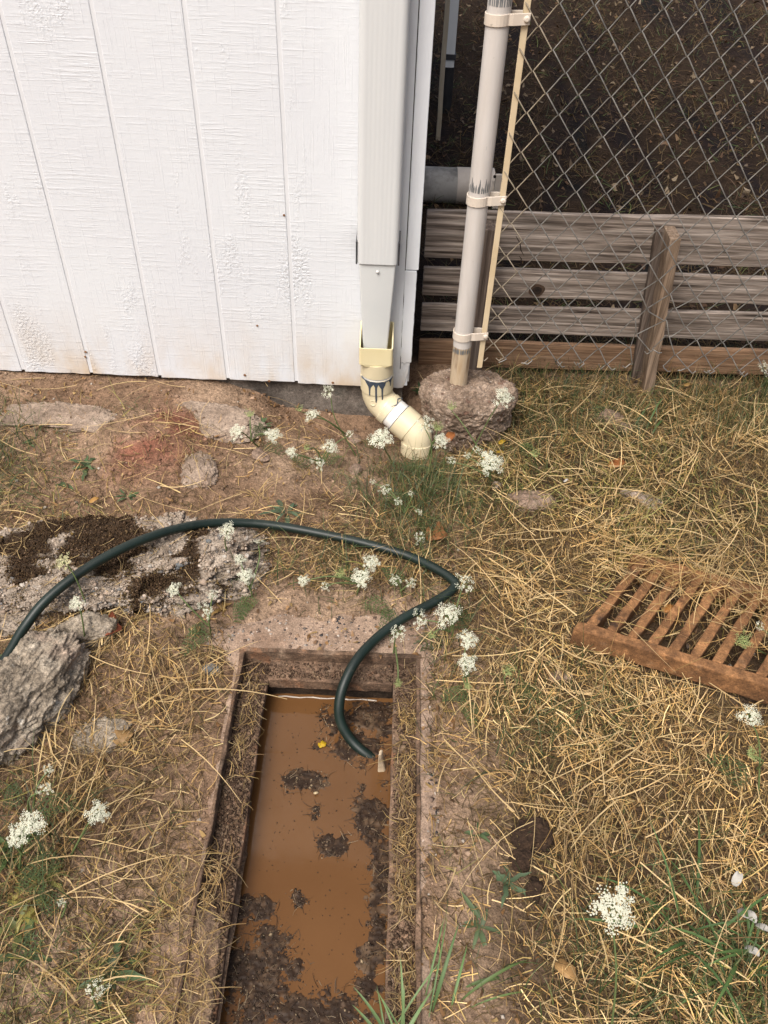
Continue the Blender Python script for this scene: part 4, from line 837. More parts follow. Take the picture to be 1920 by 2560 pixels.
# 4 green grass: at the fence foot, round the drain pipe, near the hose bend
def green_density(x, y):
    n = fbm(x*6, y*6, 22.0, 3)
    d = sstep(.28, .40, x)*sstep(1.78, 2.05, y)*sstep(2.42, 2.28, y)*(.50+.55*n)
    d = np.maximum(d, 1.7*np.exp(-(((x-.09)/.12)**2+((y-1.60)/.20)**2))*(.85+.7*n))
    d = np.maximum(d, .70*np.exp(-(((x-.03)/.20)**2+((y-1.36)/.10)**2))*(.7+n))
    d = np.maximum(d, .5*np.exp(-(((x-.14)/.08)**2+((y-1.25)/.12)**2))*(.7+n))
    d = np.maximum(d, .60*np.exp(-(((x-.58)/.20)**2+((y-.47)/.14)**2)))
    d = np.maximum(d, .40*np.exp(-(((x-.36)/.14)**2+((y-.96)/.10)**2)))
    d = np.maximum(d, .40*np.exp(-(((x+.62)/.10)**2+((y-.62)/.12)**2)))
    d = np.maximum(d, .3*np.exp(-(((x+1.05)/.12)**2+((y-1.62)/.16)**2)))
    return np.clip(d, 0, 1)*(~((y > 2.04) & (x < .09)))
x, y = scatter(125000, *XR, .25, 2.42, green_density); N = len(x)
root = np.stack([x, y, gz(x, y)-.002], -1); c0 = green_cols(N); dk = RNG.random(N) < .16+.30*sstep(1.75, 1.95, y); c0[dk] = straw_cols(N, .65)[dk]
me = blades('green', root, RNG.uniform(0, 6.283, N), RNG.gamma(4, .014, N)+.02, RNG.uniform(.0012, .0028, N), RNG.normal(1.1, .28, N), RNG.normal(.9, .5, N), c0*.8, 4, RNG.normal(0, .3, N), .08, c0*1.25)
tag(link('green_grass', me, 'leaf'), 'fresh green grass at the fence foot and round the drain pipe', 'grass', kind='stuff')
# 5 debris on the ledges of the pit
N = 1350; u = RNG.random(N); side = RNG.random(N) < .62
xx = np.where(side, RNG.uniform(LX1+.012, PX1-.006, N), RNG.uniform(PX0+.010, LX0-.006, N)); yy = RNG.uniform(.25, 1.06, N)
k_ = np.where(side, fbm(xx*20, yy*11, 9.0, 3) > -.22, fbm(xx*15, yy*8, 2.0, 2) > -.05+0*yy); xx, yy, side = xx[k_], yy[k_], side[k_]; N = len(xx)
zz = LEDGE+.003+.010*side+RNG.uniform(0, .012, N)+.018*(~side)*sstep(.7, .5, yy)
me = blades('ledge_straw', np.stack([xx, yy, zz], -1), np.where(RNG.random(N) < .5, RNG.normal(0, .9, N), RNG.normal(3.14, .9, N)), RNG.uniform(.010, .050, N), RNG.uniform(.0008, .0018, N), RNG.normal(.08, .2, N), RNG.normal(.1, .5, N), straw_cols(N, .75), 3, RNG.normal(0, .9, N), .3)
tag(link('ledge_straw', me, 'straw'), 'bits of straw and chaff caught on the ledges inside the pit rim', 'straw', kind='stuff')
N = 14000; side = RNG.random(N) < .5; xx = np.where(side, RNG.uniform(LX1+.004, PX1-.005, N), RNG.uniform(PX0+.005, LX0-.003, N)); yy = RNG.uniform(.22, 1.09, N)
bk = RNG.random(N) < .07; xx = np.where(bk, RNG.uniform(LX0, LX1, N), xx); yy = np.where(bk, RNG.uniform(LY1+.004, PY1-.005, N), yy); rad = RNG.gamma(2, .0006, N)+.0006
pal = np.array([[.085, .052, .033], [.05, .031, .02], [.12, .078, .05], [.16, .11, .07]]); cc = pal[RNG.integers(0, 4, N)]*RNG.uniform(.6, 1.3, (N, 1))
me = crumbs('ledge_dirt', np.stack([xx, yy, LEDGE+.001+.010*(side & ~bk)+.005*bk+rad*.3], -1), rad, cc, None)
tag(link('ledge_dirt', me, 'crumb'), 'loose dirt crumbs on the ledges inside the pit rim', 'dirt', kind='stuff')
q = COLLAR_PTS[RNG.integers(0, len(COLLAR_PTS), 900)]+RNG.normal(0, .004, (900, 3))*[1, 1, 0]; rad = RNG.gamma(1.8, .0009, 900)+.0012
pal = np.array([[.10, .085, .075], [.15, .105, .08], [.30, .26, .22], [.40, .35, .30], [.06, .055, .055]])
ag = link('aggregate', crumbs('aggregate', q-[0, 0, .0003], rad, pal[RNG.integers(0, 5, 900)]*RNG.uniform(.7, 1.2, (900, 1)), None, .35), 'crumb', pit); ag['kind'] = 'stuff'
N = 700; xx = RNG.uniform(-.36, -.25, N); yy = RNG.uniform(.24, .66, N); zz = np.maximum(gz(xx, yy), .004-.030*sstep(PX0-.03, LX0, xx))+.004
me = blades('bank_straw', np.stack([xx, yy, zz], -1), RNG.uniform(0, 6.28, N), RNG.uniform(.012, .07, N), RNG.uniform(.0008, .0018, N), RNG.normal(.08, .2, N), RNG.normal(.15, .5, N), straw_cols(N, .8), 3, RNG.normal(0, .9, N), .3)
tag(link('bank_straw', me, 'straw'), 'straw caught on the soil sliding over the near left pit rim', 'straw', kind='stuff')
# 6 straw across the grate
N = 600; uu = RNG.uniform(-.03, .66, N); vv = np.where(RNG.random(N) < .72, RNG.normal(GV-.01, .045, N), RNG.uniform(.02, GV, N))
pts = np.array([tuple(gp(a, b_, .060)) for a, b_ in zip(uu, vv)]); pts[:, 2] += RNG.uniform(0, .014, N)
me = blades('grate_straw', pts, RNG.uniform(0, 6.283, N), RNG.uniform(.04, .17, N), RNG.uniform(.0009, .0019, N), RNG.normal(.05, .12, N), RNG.normal(.15, .35, N), straw_cols(N, 1.05), 5, RNG.normal(0, .4, N), .4)
tag(link('grate_straw', me, 'straw'), 'loose straw lying across the rusty iron grate', 'straw', kind='stuff')
# 7 soil crumbs and fine gravel
x, y = scatter(16000, *XR, *YR, lambda a, b_: .35+.65*(fbm(a*6, b_*6, 31.0, 3) > .1)); N = len(x)
rad = RNG.gamma(1.6, .0012, N)+.0009; base_c = soil_colour(x, y)*RNG.uniform(.55, 1.5, (N, 1)); gk = RNG.random(N) < .06; base_c[gk] = np.array([.42, .37, .31])*RNG.uniform(.6, 1.1, (gk.sum(), 1))
me = crumbs('crumbs', np.stack([x, y, gz(x, y)+rad*.25], -1), rad, base_c, None)
tag(link('soil_crumbs', me, 'crumb'), 'fine soil crumbs and grit scattered on the bare earth', 'gravel', kind='stuff')
# 8 chaff and torn leaf scraps
x, y = scatter(9000, *XR, *YR, lambda a, b_: .25+.75*(fbm(a*4, b_*4, 41.0, 3) > .05)); N = len(x)
pal = np.array([[.30, .17, .07], [.22, .12, .05], [.40, .27, .11], [.17, .10, .055]])
me = blades('scraps', np.stack([x, y, gz(x, y)+RNG.uniform(.002, .012, N)], -1), RNG.uniform(0, 6.283, N), RNG.uniform(.006, .020, N), RNG.uniform(.003, .008, N), RNG.normal(.1, .5, N), RNG.normal(0, 1.4, N), pal[RNG.integers(0, 4, N)]*RNG.uniform(.6, 1.2, (N, 1)), 3, RNG.normal(0, .8, N), .3)
tag(link('leaf_litter', me, 'leaf'), 'brown torn leaf scraps and chaff on the soil', 'leaf litter', kind='stuff')
# 9 yard behind the fences: sparse dry grass and litter
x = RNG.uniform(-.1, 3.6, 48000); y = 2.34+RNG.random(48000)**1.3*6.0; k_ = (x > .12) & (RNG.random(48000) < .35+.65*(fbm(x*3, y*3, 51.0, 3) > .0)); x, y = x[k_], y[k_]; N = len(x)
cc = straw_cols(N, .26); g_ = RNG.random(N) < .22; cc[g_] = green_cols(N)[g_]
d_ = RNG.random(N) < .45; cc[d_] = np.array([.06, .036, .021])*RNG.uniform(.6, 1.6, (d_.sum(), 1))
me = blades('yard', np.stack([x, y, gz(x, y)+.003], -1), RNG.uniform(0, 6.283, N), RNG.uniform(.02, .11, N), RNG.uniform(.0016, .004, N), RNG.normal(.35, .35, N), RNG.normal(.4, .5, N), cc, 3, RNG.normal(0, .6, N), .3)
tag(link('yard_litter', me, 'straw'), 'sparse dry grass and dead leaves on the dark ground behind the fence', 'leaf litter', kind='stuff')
N = 2600; x = RNG.uniform(.12, 3.4, N); y = 2.4+RNG.random(N)*5.4
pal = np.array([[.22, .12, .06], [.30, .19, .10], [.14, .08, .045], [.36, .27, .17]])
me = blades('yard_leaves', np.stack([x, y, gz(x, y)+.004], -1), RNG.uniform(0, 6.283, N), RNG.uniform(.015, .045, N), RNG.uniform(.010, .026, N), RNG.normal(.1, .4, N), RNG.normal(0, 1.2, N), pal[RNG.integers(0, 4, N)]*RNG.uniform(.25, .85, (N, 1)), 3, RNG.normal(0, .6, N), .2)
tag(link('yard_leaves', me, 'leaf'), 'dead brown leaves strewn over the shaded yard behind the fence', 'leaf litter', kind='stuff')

# ------------------------------------------------------------------ FLOATING SCUM IN THE PIT
m_, nt_, b_ = newmat('scum'); a_ = _n(nt_, 'ShaderNodeAttribute', attribute_name='Col'); nt_.links.new(a_.outputs['Color'], b_.inputs['Base Color']); b_.inputs['Roughness'].default_value = .60; b_.inputs['Specular IOR Level'].default_value = .22
def clump(px, py, rx, ry, n, label, seed, rot=0.0):
    """ragged floating mat: a thin lumpy film where a noisy field is positive, its edge dipping under water, with crumbs and fibres on it"""
    r = np.random.default_rng(seed); c = PZ(px, py, WATER_Z); e = empty('debris_clump', c); tag(e, label, 'debris', 'clumps of debris floating in the pit')
    st = .0022; R0 = max(rx, ry)*1.5; ax = np.arange(-R0, R0+st, st); lx, ly = np.meshgrid(ax, ax); cs, sn = math.cos(rot), math.sin(rot)
    fld = 1-np.hypot((lx*cs+ly*sn)/rx, (-lx*sn+ly*cs)/ry)+.85*fbm((lx+c.x)*34, (ly+c.y)*34, seed*.7, 3)+.42*fbm((lx+c.x)*160, (ly+c.y)*160, seed*.3, 2)
    x, y = lx+c.x, ly+c.y; fld = np.where((x > LX0-.004) & (x < LX1+.006) & (y > LY0) & (y < LY1-.002), fld, -1)
    lump = np.abs(fbm(x*120, y*120, seed*1.1, 3)); z = WATER_Z-.0012+np.clip(fld, 0, .5)*.0030+lump*.0040*np.clip(fld*2.2, 0, 1)
    n1 = sstep(-.1, .5, fbm(x*90, y*90, seed*2.3, 3)); n2 = sstep(.30, .55, fbm(x*30, y*30, seed*1.7+4, 3))
    col = np.array([.024, .013, .007])*(1-n1[..., None])+np.array([.070, .041, .022])*n1[..., None]; col = col*(1-n2[..., None]*.75)+np.array([.125, .080, .046])*n2[..., None]*.75
    ed = sstep(.45, .0, fld)[..., None]; col = col*(1-ed*.7)+np.array([.095, .046, .018])*ed*.7
    m2 = len(ax); idx = np.arange(m2*m2).reshape(m2, m2); Q = np.stack([idx[:-1, :-1], idx[:-1, 1:], idx[1:, 1:], idx[1:, :-1]], -1); kp = (fld[:-1, :-1] > 0) & (fld[1:, 1:] > 0) & (fld[:-1, 1:] > 0) & (fld[1:, :-1] > 0)
    Q = Q[kp]; uq, inv = np.unique(Q, return_inverse=True)
    link('mat', npmesh('mat', np.stack([x, y, z], -1).reshape(-1, 3)[uq], inv.reshape(-1, 4), col.reshape(-1, 3)[uq]), 'scum', e, smooth=True)
    ok = np.argwhere(fld.ravel() > .02).ravel(); k = r.choice(ok, max(60, n//4)); rad = r.gamma(1.8, .00045, len(k))+.0004
    pal = np.array([[.040, .026, .016], [.022, .014, .009], [.10, .07, .045], [.24, .18, .11]]); pp = np.stack([x, y, z], -1).reshape(-1, 3)[k]+r.normal(0, .001, (len(k), 3))*[1, 1, .3]
    cm_ = link('crumbs', crumbs('crumbs', pp, rad, pal[r.choice(4, len(k), p=[.4, .33, .20, .07])]*r.uniform(.7, 1.3, (len(k), 1)), None, .6), 'scum', e); cm_['kind'] = 'stuff'
    k = r.choice(ok, max(16, n//28)); M_ = len(k); pp = np.stack([x, y, z], -1).reshape(-1, 3)[k]+[0, 0, .0015]
    fb_ = link('fibres', blades('fibres', pp, r.uniform(0, 6.28, M_), r.uniform(.006, .026, M_), r.uniform(.0006, .0013, M_), r.normal(.02, .1, M_), r.normal(0, .2, M_), pal[r.choice(4, M_, p=[.4, .2, .2, .2])], 3, r.normal(0, .8, M_), .5), 'straw', e); fb_['kind'] = 'stuff'
for i, (px, py, rx, ry, n, rot, lab) in enumerate((
    (915, 1795, .090, .062, 3000, 0, 'dark wet debris mat under the hose in the far right of the pit'),
    (835, 1800, .030, .022, 700, .4, 'dark debris patch just left of the hose in the water'),
    (880, 1872, .080, .036, 1900, -.1, 'debris band below the hose end'),
    (765, 1950, .050, .030, 1500, .2, 'ragged brown debris clump with a pale crust near the middle'),
    (793, 2025, .014, .024, 420, 0, 'small oval debris island alone in the open water'),
    (850, 2110, .040, .024, 1100, .1, 'debris clump joined to the right edge by a tail'),
    (935, 2060, .036, .095, 2000, .15, 'debris mat along the right side of the pit, upper part'),
    (955, 2200, .030, .095, 1500, 0, 'debris mat along the right side of the pit, lower part'),
    (740, 2240, .028, .014, 420, -.7, 'thin twiggy debris clump left of centre'),
    (635, 2275, .040, .030, 900, .3, 'debris patch at the left side of the pit'),
    (935, 2385, .030, .085, 1300, 0, 'debris strip near the grass tuft at the pit edge'),
    (630, 2430, .105, .085, 4600, .2, 'largest wet black debris mat at the near left of the pit'),
    (760, 2545, .135, .050, 3200, 0, 'wet debris at the bottom edge, below the largest mat'))):
    clump(px, py, rx, ry, n, lab, 100+i, rot)
N = 340; px_ = RNG.uniform(LX0+.02, LX1-.01, N); py_ = RNG.uniform(.36, 1.03, N); rad = RNG.uniform(.0006, .0018, N)
me = crumbs('specks', np.stack([px_, py_, np.full(N, WATER_Z+.0003)], -1), rad, np.tile([[.05, .03, .018]], (N, 1)), None, .4)
tag(link('water_specks', me, 'scum'), 'dark specks floating on the muddy water', 'debris', kind='stuff')
# foam line along the back wall, wood scrap, yellow petal
s = MB(); s.tube([(LX0+.02+.215*k/14, LY1+.001+.0012*math.sin(k*1.7), WATER_Z+.0005) for k in range(15)], [.0008+.0010*abs(math.sin(k*2.3)) for k in range(15)], 6); tag(s.build('foam_line', 'pebble_white'), 'thin white foam line along the back wall of the pit', 'foam')
p = PZ(960, 1907, -.05); s = MB(); s.loft([[(p.x-.012+q[0], p.y+q[1]+.004*math.sin(k), p.z-.045+.016*k) for q in ((0, 0), (.016-.002*k, .002), (.018-.002*k, .014), (.002, .012))] for k in range(6)]); tag(s.build('wood_scrap', 'wood_scrap', bevel=.002), 'short pale splintered piece of wood at the hose end', 'wood')
def leafy(name, p, pts2, col, label, cat, scale, rot, bend_=.3, mt='leaf', group=None):
    """flat curled leaf from an outline in its own plane"""
    V = []; n = len(pts2)
    cs, sn = math.cos(rot), math.sin(rot)
    mid = []
    for k, (a, b2) in enumerate(pts2):
        z = bend_*(b2*b2)*scale*2+bend_*.5*math.sin(a*5)*scale*.3
        V.append((p[0]+(a*cs-b2*sn)*scale, p[1]+(a*sn+b2*cs)*scale, p[2]+z))
    V.append((p[0], p[1], p[2]+.001)); f = [(k, (k+1) % n, n) for k in range(n)]
    me = npmesh(name, V, f, np.tile([col], (n+1, 1))*np.random.default_rng(n).uniform(.8, 1.15, (n+1, 1)))
    o = link(name, me, mt, smooth=True); md = o.modifiers.new('thick', 'SOLIDIFY'); md.thickness = .0006
    return tag(o, label, cat, group)
def outline_leaf(n=18, wid=.32, lob=.0):
    return [(math.cos(t)*.5, math.sin(t)*wid*(1-.25*math.cos(t))*(1+lob*math.cos(t*5))) for t in np.linspace(0, 2*math.pi, n, endpoint=False)]
petal_o = outline_leaf(14, .28); maple_o = outline_leaf(30, .44, .38); scrap_o = outline_leaf(16, .30, .15)
q = PZ(806, 1861, WATER_Z+.002); leafy('yellow_petal', q, outline_leaf(16, .4, .3), (.55, .36, .02), 'tiny bright yellow petal floating on the muddy water', 'petal', .018, .5)
q = PZ(790, 1982, WATER_Z+.006); leafy('floating_petal', q, petal_o, (.62, .50, .30), 'tiny cream petal on the debris clump', 'petal', .010, .2)
ORG = (.36, .135, .045)
for px, py, h, col, sc, rt, lab, o_ in (
    (1125, 1092, .10, ORG, .042, 1.0, 'curled orange dead leaf caught beside the drain pipe elbow', scrap_o),
    (1543, 1160, .02, ORG, .050, .3, 'orange brown dead leaf in the lawn below the fence', scrap_o),
    (1092, 1340, .014, (.33, .15, .06), .055, .1, 'orange brown dead leaf above the hose bend', maple_o),
    (1255, 1105, .02, (.52, .34, .04), .026, .6, 'small yellow leaf in front of the concrete footing', petal_o),
    (1250, 1130, .02, (.50, .33, .05), .022, -.4, 'smaller yellow leaf below the concrete footing', petal_o),
    (1672, 1522, .06, (.42, .19, .05), .030, .4, 'little orange leaf on the iron grate', scrap_o),
    (270, 1575, .02, (.26, .075, .035), .060, .1, 'dark red dead leaf between the rocks under the hose', maple_o),
    (310, 1845, .012, (.36, .22, .09), .036, 1.4, 'pale brown hand shaped dead leaf in the straw left of the pit', maple_o),
    (235, 1250, .02, (.48, .27, .08), .026, .6, 'small ochre leaf above the mossy rock', petal_o),
    (1415, 2425, .02, (.42, .25, .10), .040, -.8, 'buff dead leaf low in the dry lawn beneath the big white flower', scrap_o),
    (1720, 962, .03, (.40, .25, .09), .026, .2, 'buff leaf beside the foot of the leaning stake', petal_o)):
    leafy('dead_leaf', P(px, py, h), o_, col, lab, 'leaf', sc, rt, .6)
for px, py, sc, rt, lab in ((1842, 2197, .045, 1.0, 'white petal highest of the four at the right edge'), (1868, 2290, .055, -.9, 'broad white petal beside the green blades at the right edge'), (1905, 2320, .035, -.6, 'white petal cut by the right edge'), (1880, 2378, .040, -.8, 'pinkish white curled petal lowest at the right edge'), (1415, 1202, .022, .2, 'small whitish petal in the lawn right of the weeds')):
    leafy('white_petal', P(px, py, .03), petal_o, (.55, .53, .48), lab, 'petal', sc*.60, rt, 1.6, 'petal', 'white petals on the lawn')

# ------------------------------------------------------------------ WILD CARROT PLANTS
def umbel_mesh(seed, nu, dens, kind):
    """unit umbel of radius 1 facing +z: florets in umbellets on a shallow dome"""
    r = np.random.default_rng(seed); V = []; Fq = []; C_ = []
    def disc(c, n_, rad, col):
        n_ = n_/np.linalg.norm(n_); a = np.cross(n_, [0.3, .7, .2]); a /= np.linalg.norm(a); b2 = np.cross(n_, a); k = len(V); m_ = 5; ph = r.uniform(0, 6)
        for i in range(m_):
            t = ph+i*2*math.pi/m_; q = rad*r.uniform(.75, 1.2); V.append(c+a*q*math.cos(t)+b2*q*math.sin(t)); C_.append(col)
        V.append(c+n_*rad*.35); C_.append(col*.92)
        for i in range(m_): Fq.append((k+i, k+(i+1) % m_, k+m_))
    white = np.array([.70, .71, .57]) if kind == 'white' else (np.array([.62, .60, .34]) if kind == 'yellow' else np.array([.34, .40, .16]))
    ga = 2.39996; lob = r.uniform(0, 6.28, 3)
    for i in range(nu):
        t = i*ga+r.normal(0, .22); rr_ = math.sqrt((i+.5)/nu)*r.uniform(.82, 1.12)*(1+.06*math.sin(2*t+lob[0])+.08*math.sin(3*t+lob[1])+.06*math.sin(5*t+lob[2]))
        if kind == 'white' and r.random() < .10: continue
        ur = (.13+.11*rr_)*r.uniform(.65, 1.25)
        if kind == 'green': cz = .9*(rr_**2)                          # closed nest: rim curls up
        else: cz = -.28*rr_*rr_+r.normal(0, .03)
        uc = np.array([rr_*math.cos(t)*(.86 if kind != 'green' else .8), rr_*math.sin(t)*(.86 if kind != 'green' else .8), cz])
        nd = np.array([rr_*math.cos(t)*.5, rr_*math.sin(t)*.5, 1.0])
        for j in range(dens):
            q = math.sqrt((j+.4)/dens)*ur; a = j*ga+r.uniform(0, .6)
            c = uc+np.array([q*math.cos(a), q*math.sin(a), -.35*q*q/ur+r.normal(0, .012)])
            disc(c, nd+r.normal(0, .25, 3), r.uniform(.034, .058), white*r.uniform(.82, 1.08))
        # ray below the umbellet
        k = len(V); b0 = np.array([0, 0, -.75]); sd_ = np.cross(uc-b0, [0, 0, 1.0]); sd_ = sd_/(np.linalg.norm(sd_)+1e-6)*.012
        gc = np.array([.16, .22, .07])
        V.extend([b0-sd_, b0+sd_, uc+sd_-[0, 0, .03], uc-sd_-[0, 0, .03]]); C_.extend([gc]*4); Fq.append((k, k+1, k+2)); Fq.append((k, k+2, k+3))
    me = npmesh('umbel', np.array(V), np.array(Fq), np.array(C_)); me.materials.append(MATS['petal']); return me
UM = {'white': [umbel_mesh(k, 36, 13, 'white') for k in range(5)], 'sparse': [umbel_mesh(10+k, 17, 10, 'white') for k in range(4)], 'yellow': [umbel_mesh(20, 22, 12, 'yellow')], 'green': [umbel_mesh(30+k, 26, 9, 'green') for k in range(2)]}
def fern(name, p, az, ln, parent, seed):
    """feathery carrot leaf"""
    r = random.Random(seed); V = []; Fq = []; C_ = []
    def seg(a, b2, w, col):
        d = (b2-a); sd_ = d.cross(Vector((0, 0, 1)));
        if sd_.length < 1e-6: return
        sd_ = sd_.normalized()*w; k = len(V); V.extend([tuple(a-sd_), tuple(a+sd_), tuple(b2+sd_*.3), tuple(b2-sd_*.3)]); C_.extend([col]*4); Fq.append((k, k+1, k+2, k+3))
    g0 = np.array([.070, .098, .034])*r.uniform(.7, 1.3); d = Vector((math.sin(az), math.cos(az), 0)); el = r.uniform(.5, 1.0); c = Vector(p); n = 9
    for k in range(n):
        st = Vector((d.x*math.cos(el), d.y*math.cos(el), math.sin(el)))*(ln/n); nxt = c+st; seg(c, nxt, .0009, g0); el -= .16
        if k > 1:
            for sg in (-1, 1):
                pl = ln*.26*(1-(k/n)**1.5)+.006; sd_ = Vector((d.y*sg, -d.x*sg, .15)); tipv = nxt+(sd_+d*.6).normalized()*pl; seg(nxt, tipv, .0010, g0*1.1)
                for j in (1, 2, 3):
                    m0 = nxt.lerp(tipv, j/3.6)
                    for s2 in (-1, 1):
                        seg(m0, m0+(sd_*.5+d*.9*s2+Vector((0, 0, r.uniform(-.2, .3)))).normalized()*pl*.34, .0011, g0*r.uniform(.9, 1.4))
        c = nxt
    me = npmesh(name, V, Fq, np.array(C_)); return link(name, me, 'leaf', parent)
def carrot(label, base, heads, leaves=2, seed=0):
    """heads: (x, y in the 1659-wide view, height above soil, diameter in the same pixels, kind, tilt toward camera, tilt sideways)"""
    r = random.Random(seed*13+5); b0 = P(F(base[0]), F(base[1])); e = empty('wild_carrot', b0); tag(e, label, 'wildflower', 'wild carrot plants')
    for i, (hx, hy, hh, dm, kind, ty_, tx_) in enumerate(heads):
        h = P(F(hx), F(hy), hh); rad = msize(F(dm), h)*.56; up = Vector((tx_, -ty_, 1)).normalized()
        j = b0 if i == 0 else b0.lerp(h, .28)+Vector((0, 0, .02*i))
        if i: j = b0.lerp(P(F(heads[0][0]), F(heads[0][1]), heads[0][2]), .35)
        mid = j.lerp(h, .55)+Vector((r.uniform(-.012, .012), r.uniform(-.012, .012), .012)); foot = h-up*rad*.75
        pts = catmull([j-Vector((0, 0, .004 if i == 0 else 0)), mid, foot], 7); s = MB(); s.tube(pts, [.0021-.0009*k/len(pts) for k in range(len(pts))], 5)
        me = s.mesh('stem'); a = me.color_attributes.new('Col', 'FLOAT_COLOR', 'POINT'); cst = np.tile(np.array([.15, .20, .075, 1], np.float32), (len(me.vertices), 1)); a.data.foreach_set('color', cst.ravel())
        link('stem', me, 'leaf', e, smooth=True)
        ms = UM[kind]; o = bpy.data.objects.new('umbel', ms[(i+seed) % len(ms)]); COL.objects.link(o); o.parent = e
        o.location = h-b0; o.scale = (rad, rad, rad*(.9 if kind != 'green' else 1.1)); qn = up.to_track_quat('Z', 'Y'); o.rotation_euler = (qn.to_matrix() @ Matrix.Rotation(r.uniform(0, 6), 3, 'Z')).to_euler()
    for k in range(leaves): fern('leaf', b0+Vector((r.uniform(-.015, .015), r.uniform(-.015, .015), 0)), r.uniform(0, 6.28), r.uniform(.06, .12), e, seed*7+k)
W, S_, Yw, G = 'white', 'sparse', 'yellow', 'green'
plants = [
 ('white flower pair with a green bud beside dark leaves at the wall foot', (560, 965), [(510, 930, .12, 37, W, .5, -.3), (590, 938, .12, 36, W, .5, .2), (540, 896, .10, 22, G, .4, 0)]),
 ('leaning flower stem with a drooping side-on head in front of the white wall', (770, 985), [(704, 846, .20, 36, S_, .8, -.9), (672, 893, .16, 30, W, .3, -.3), (648, 885, .15, 18, G, .3, -.2)]),
 ('cluster of small white flowers left of the drain pipe, one lacy head', (690, 1020), [(715, 963, .10, 32, W, .6, .3), (755, 936, .12, 20, S_, .4, 0), (630, 975, .10, 24, W, .5, 0), (663, 968, .10, 16, G, .4, 0), (686, 998, .06, 34, S_, .5, .1)]),
 ('broad white flower just left of the lower pipe elbow', (855, 1010), [(822, 944, .13, 52, W, .6, -.2)]),
 ('white flowers in front of the lower pipe elbow', (925, 1030), [(923, 916, .17, 46, S_, .7, .4), (956, 950, .14, 36, W, .5, .2), (945, 925, .16, 26, G, .4, 0)]),
 ('white flower in front of the concrete footing, leaning right', (1000, 1015), [(1092, 855, .26, 48, W, .5, .4), (975, 880, .20, 24, G, .4, 0)]),
 ('large round white flower below the concrete footing, with small ones at its left', (1060, 1050), [(1062, 998, .12, 55, W, .7, .2), (1030, 970, .12, 20, S_, .5, 0), (1010, 983, .10, 18, S_, .5, 0), (975, 994, .10, 22, S_, .5, 0)]),
 ('single green bud in the grass right of the large round flower', (1160, 1010), [(1155, 983, .09, 22, G, .3, 0)]),
 ('small pale flower clusters in the feathery green below the pipe', (880, 1120), [(860, 1083, .07, 20, S_, .5, 0), (888, 1065, .08, 14, S_, .5, 0), (905, 1105, .06, 16, S_, .5, 0), (833, 1055, .08, 28, S_, .4, 0), (805, 1040, .08, 14, S_, .4, .1)]),
 ('lone slanting white flower between the weeds and the hose', (905, 1190), [(909, 1161, .05, 28, S_, .8, .4)]),
 ('white flowers between the hose loop and the pit, densest group', (770, 1285), [(803, 1214, .12, 38, W, .5, .1), (779, 1246, .10, 44, W, .6, -.3), (735, 1240, .09, 24, G, .4, 0), (703, 1265, .06, 22, S_, .5, 0), (655, 1252, .07, 25, W, .5, 0)]),
 ('two small white flowers inside the hose bend', (870, 1290), [(855, 1253, .07, 28, S_, .5, 0), (889, 1259, .07, 26, S_, .6, .1)]),
 ('white flowers at the outside of the hose bend, biggest group', (975, 1385), [(968, 1326, .10, 52, W, .6, 0), (1005, 1260, .13, 46, S_, .5, .2), (905, 1335, .09, 42, S_, .5, -.2), (933, 1372, .07, 22, G, .4, 0)]),
 ('ragged white flower where the hose drops into the pit', (850, 1415), [(862, 1367, .09, 40, S_, .6, 0), (860, 1477, .03, 20, G, .4, 0)]),
 ('two white flowers one above the other right of the pit corner', (1015, 1500), [(1010, 1381, .12, 42, W, .5, 0), (1012, 1432, .09, 44, W, .6, .1), (1010, 1482, .05, 20, G, .4, 0)]),
 ('green flower head in the straw between the pit and the grate', (1095, 1490), [(1097, 1451, .07, 30, G, .3, 0)]),
 ('two white flowers and a thin side-on one below the top of the hose loop', (545, 1290), [(530, 1243, .09, 36, W, .5, 0), (517, 1207, .10, 25, W, .5, 0), (560, 1166, .10, 32, S_, -.6, .1)]),
 ('white flower in front of the top of the hose loop', (500, 1230), [(490, 1145, .16, 34, W, .8, 0)]),
 ('three pale flowers at the right end of the mossy rock', (455, 1370), [(442, 1316, .10, 38, S_, .6, 0), (460, 1283, .10, 27, S_, .5, .1), (372, 1272, .12, 33, W, .5, -.4)]),
 ('white flower in front of the mossy rock, below the hose', (185, 1400), [(163, 1302, .14, 33, W, .6, -.2)]),
 ('yellowish flower seen side-on above the hose at the left', (195, 1330), [(132, 1212, .16, 40, Yw, .5, -.5)]),
 ('single white flower standing over straw left of the pit', (150, 1850), [(212, 1756, .15, 50, W, .6, .5)]),
 ('two small white flowers beside the big lichen rock', (60, 1760), [(95, 1705, .12, 34, S_, .5, 0), (103, 1661, .13, 26, S_, .4, .1)]),
 ('two overlapping white flowers at the left edge of the picture', (40, 1880), [(66, 1778, .14, 58, W, .6, .1), (30, 1806, .12, 50, W, .6, -.3)]),
 ('tiny flower in the leafy straw at the lower left', (130, 1985), [(132, 1950, .05, 20, S_, .5, 0)]),
 ('ragged pale flower low among broad blades at the bottom left', (215, 2190), [(207, 2136, .10, 48, S_, .7, .3)]),
 ('largest white flower of all, standing alone in the lawn at lower right', (1312, 2290), [(1330, 1966, .30, 98, W, .75, 0)]),
 ('white flower below the end of the grate with a curled green head under it', (1640, 1720), [(1625, 1546, .18, 46, W, .6, 0), (1622, 1628, .14, 36, G, .5, .2)]),
 ('round green flower head hanging over the iron grate', (1690, 1430), [(1606, 1386, .11, 40, G, .4, -.4), (1645, 1351, .10, 26, S_, .5, .3)]),
 ('white flower by the fence foot at the right edge', (1655, 850), [(1652, 792, .10, 32, S_, .5, .1)]),
]
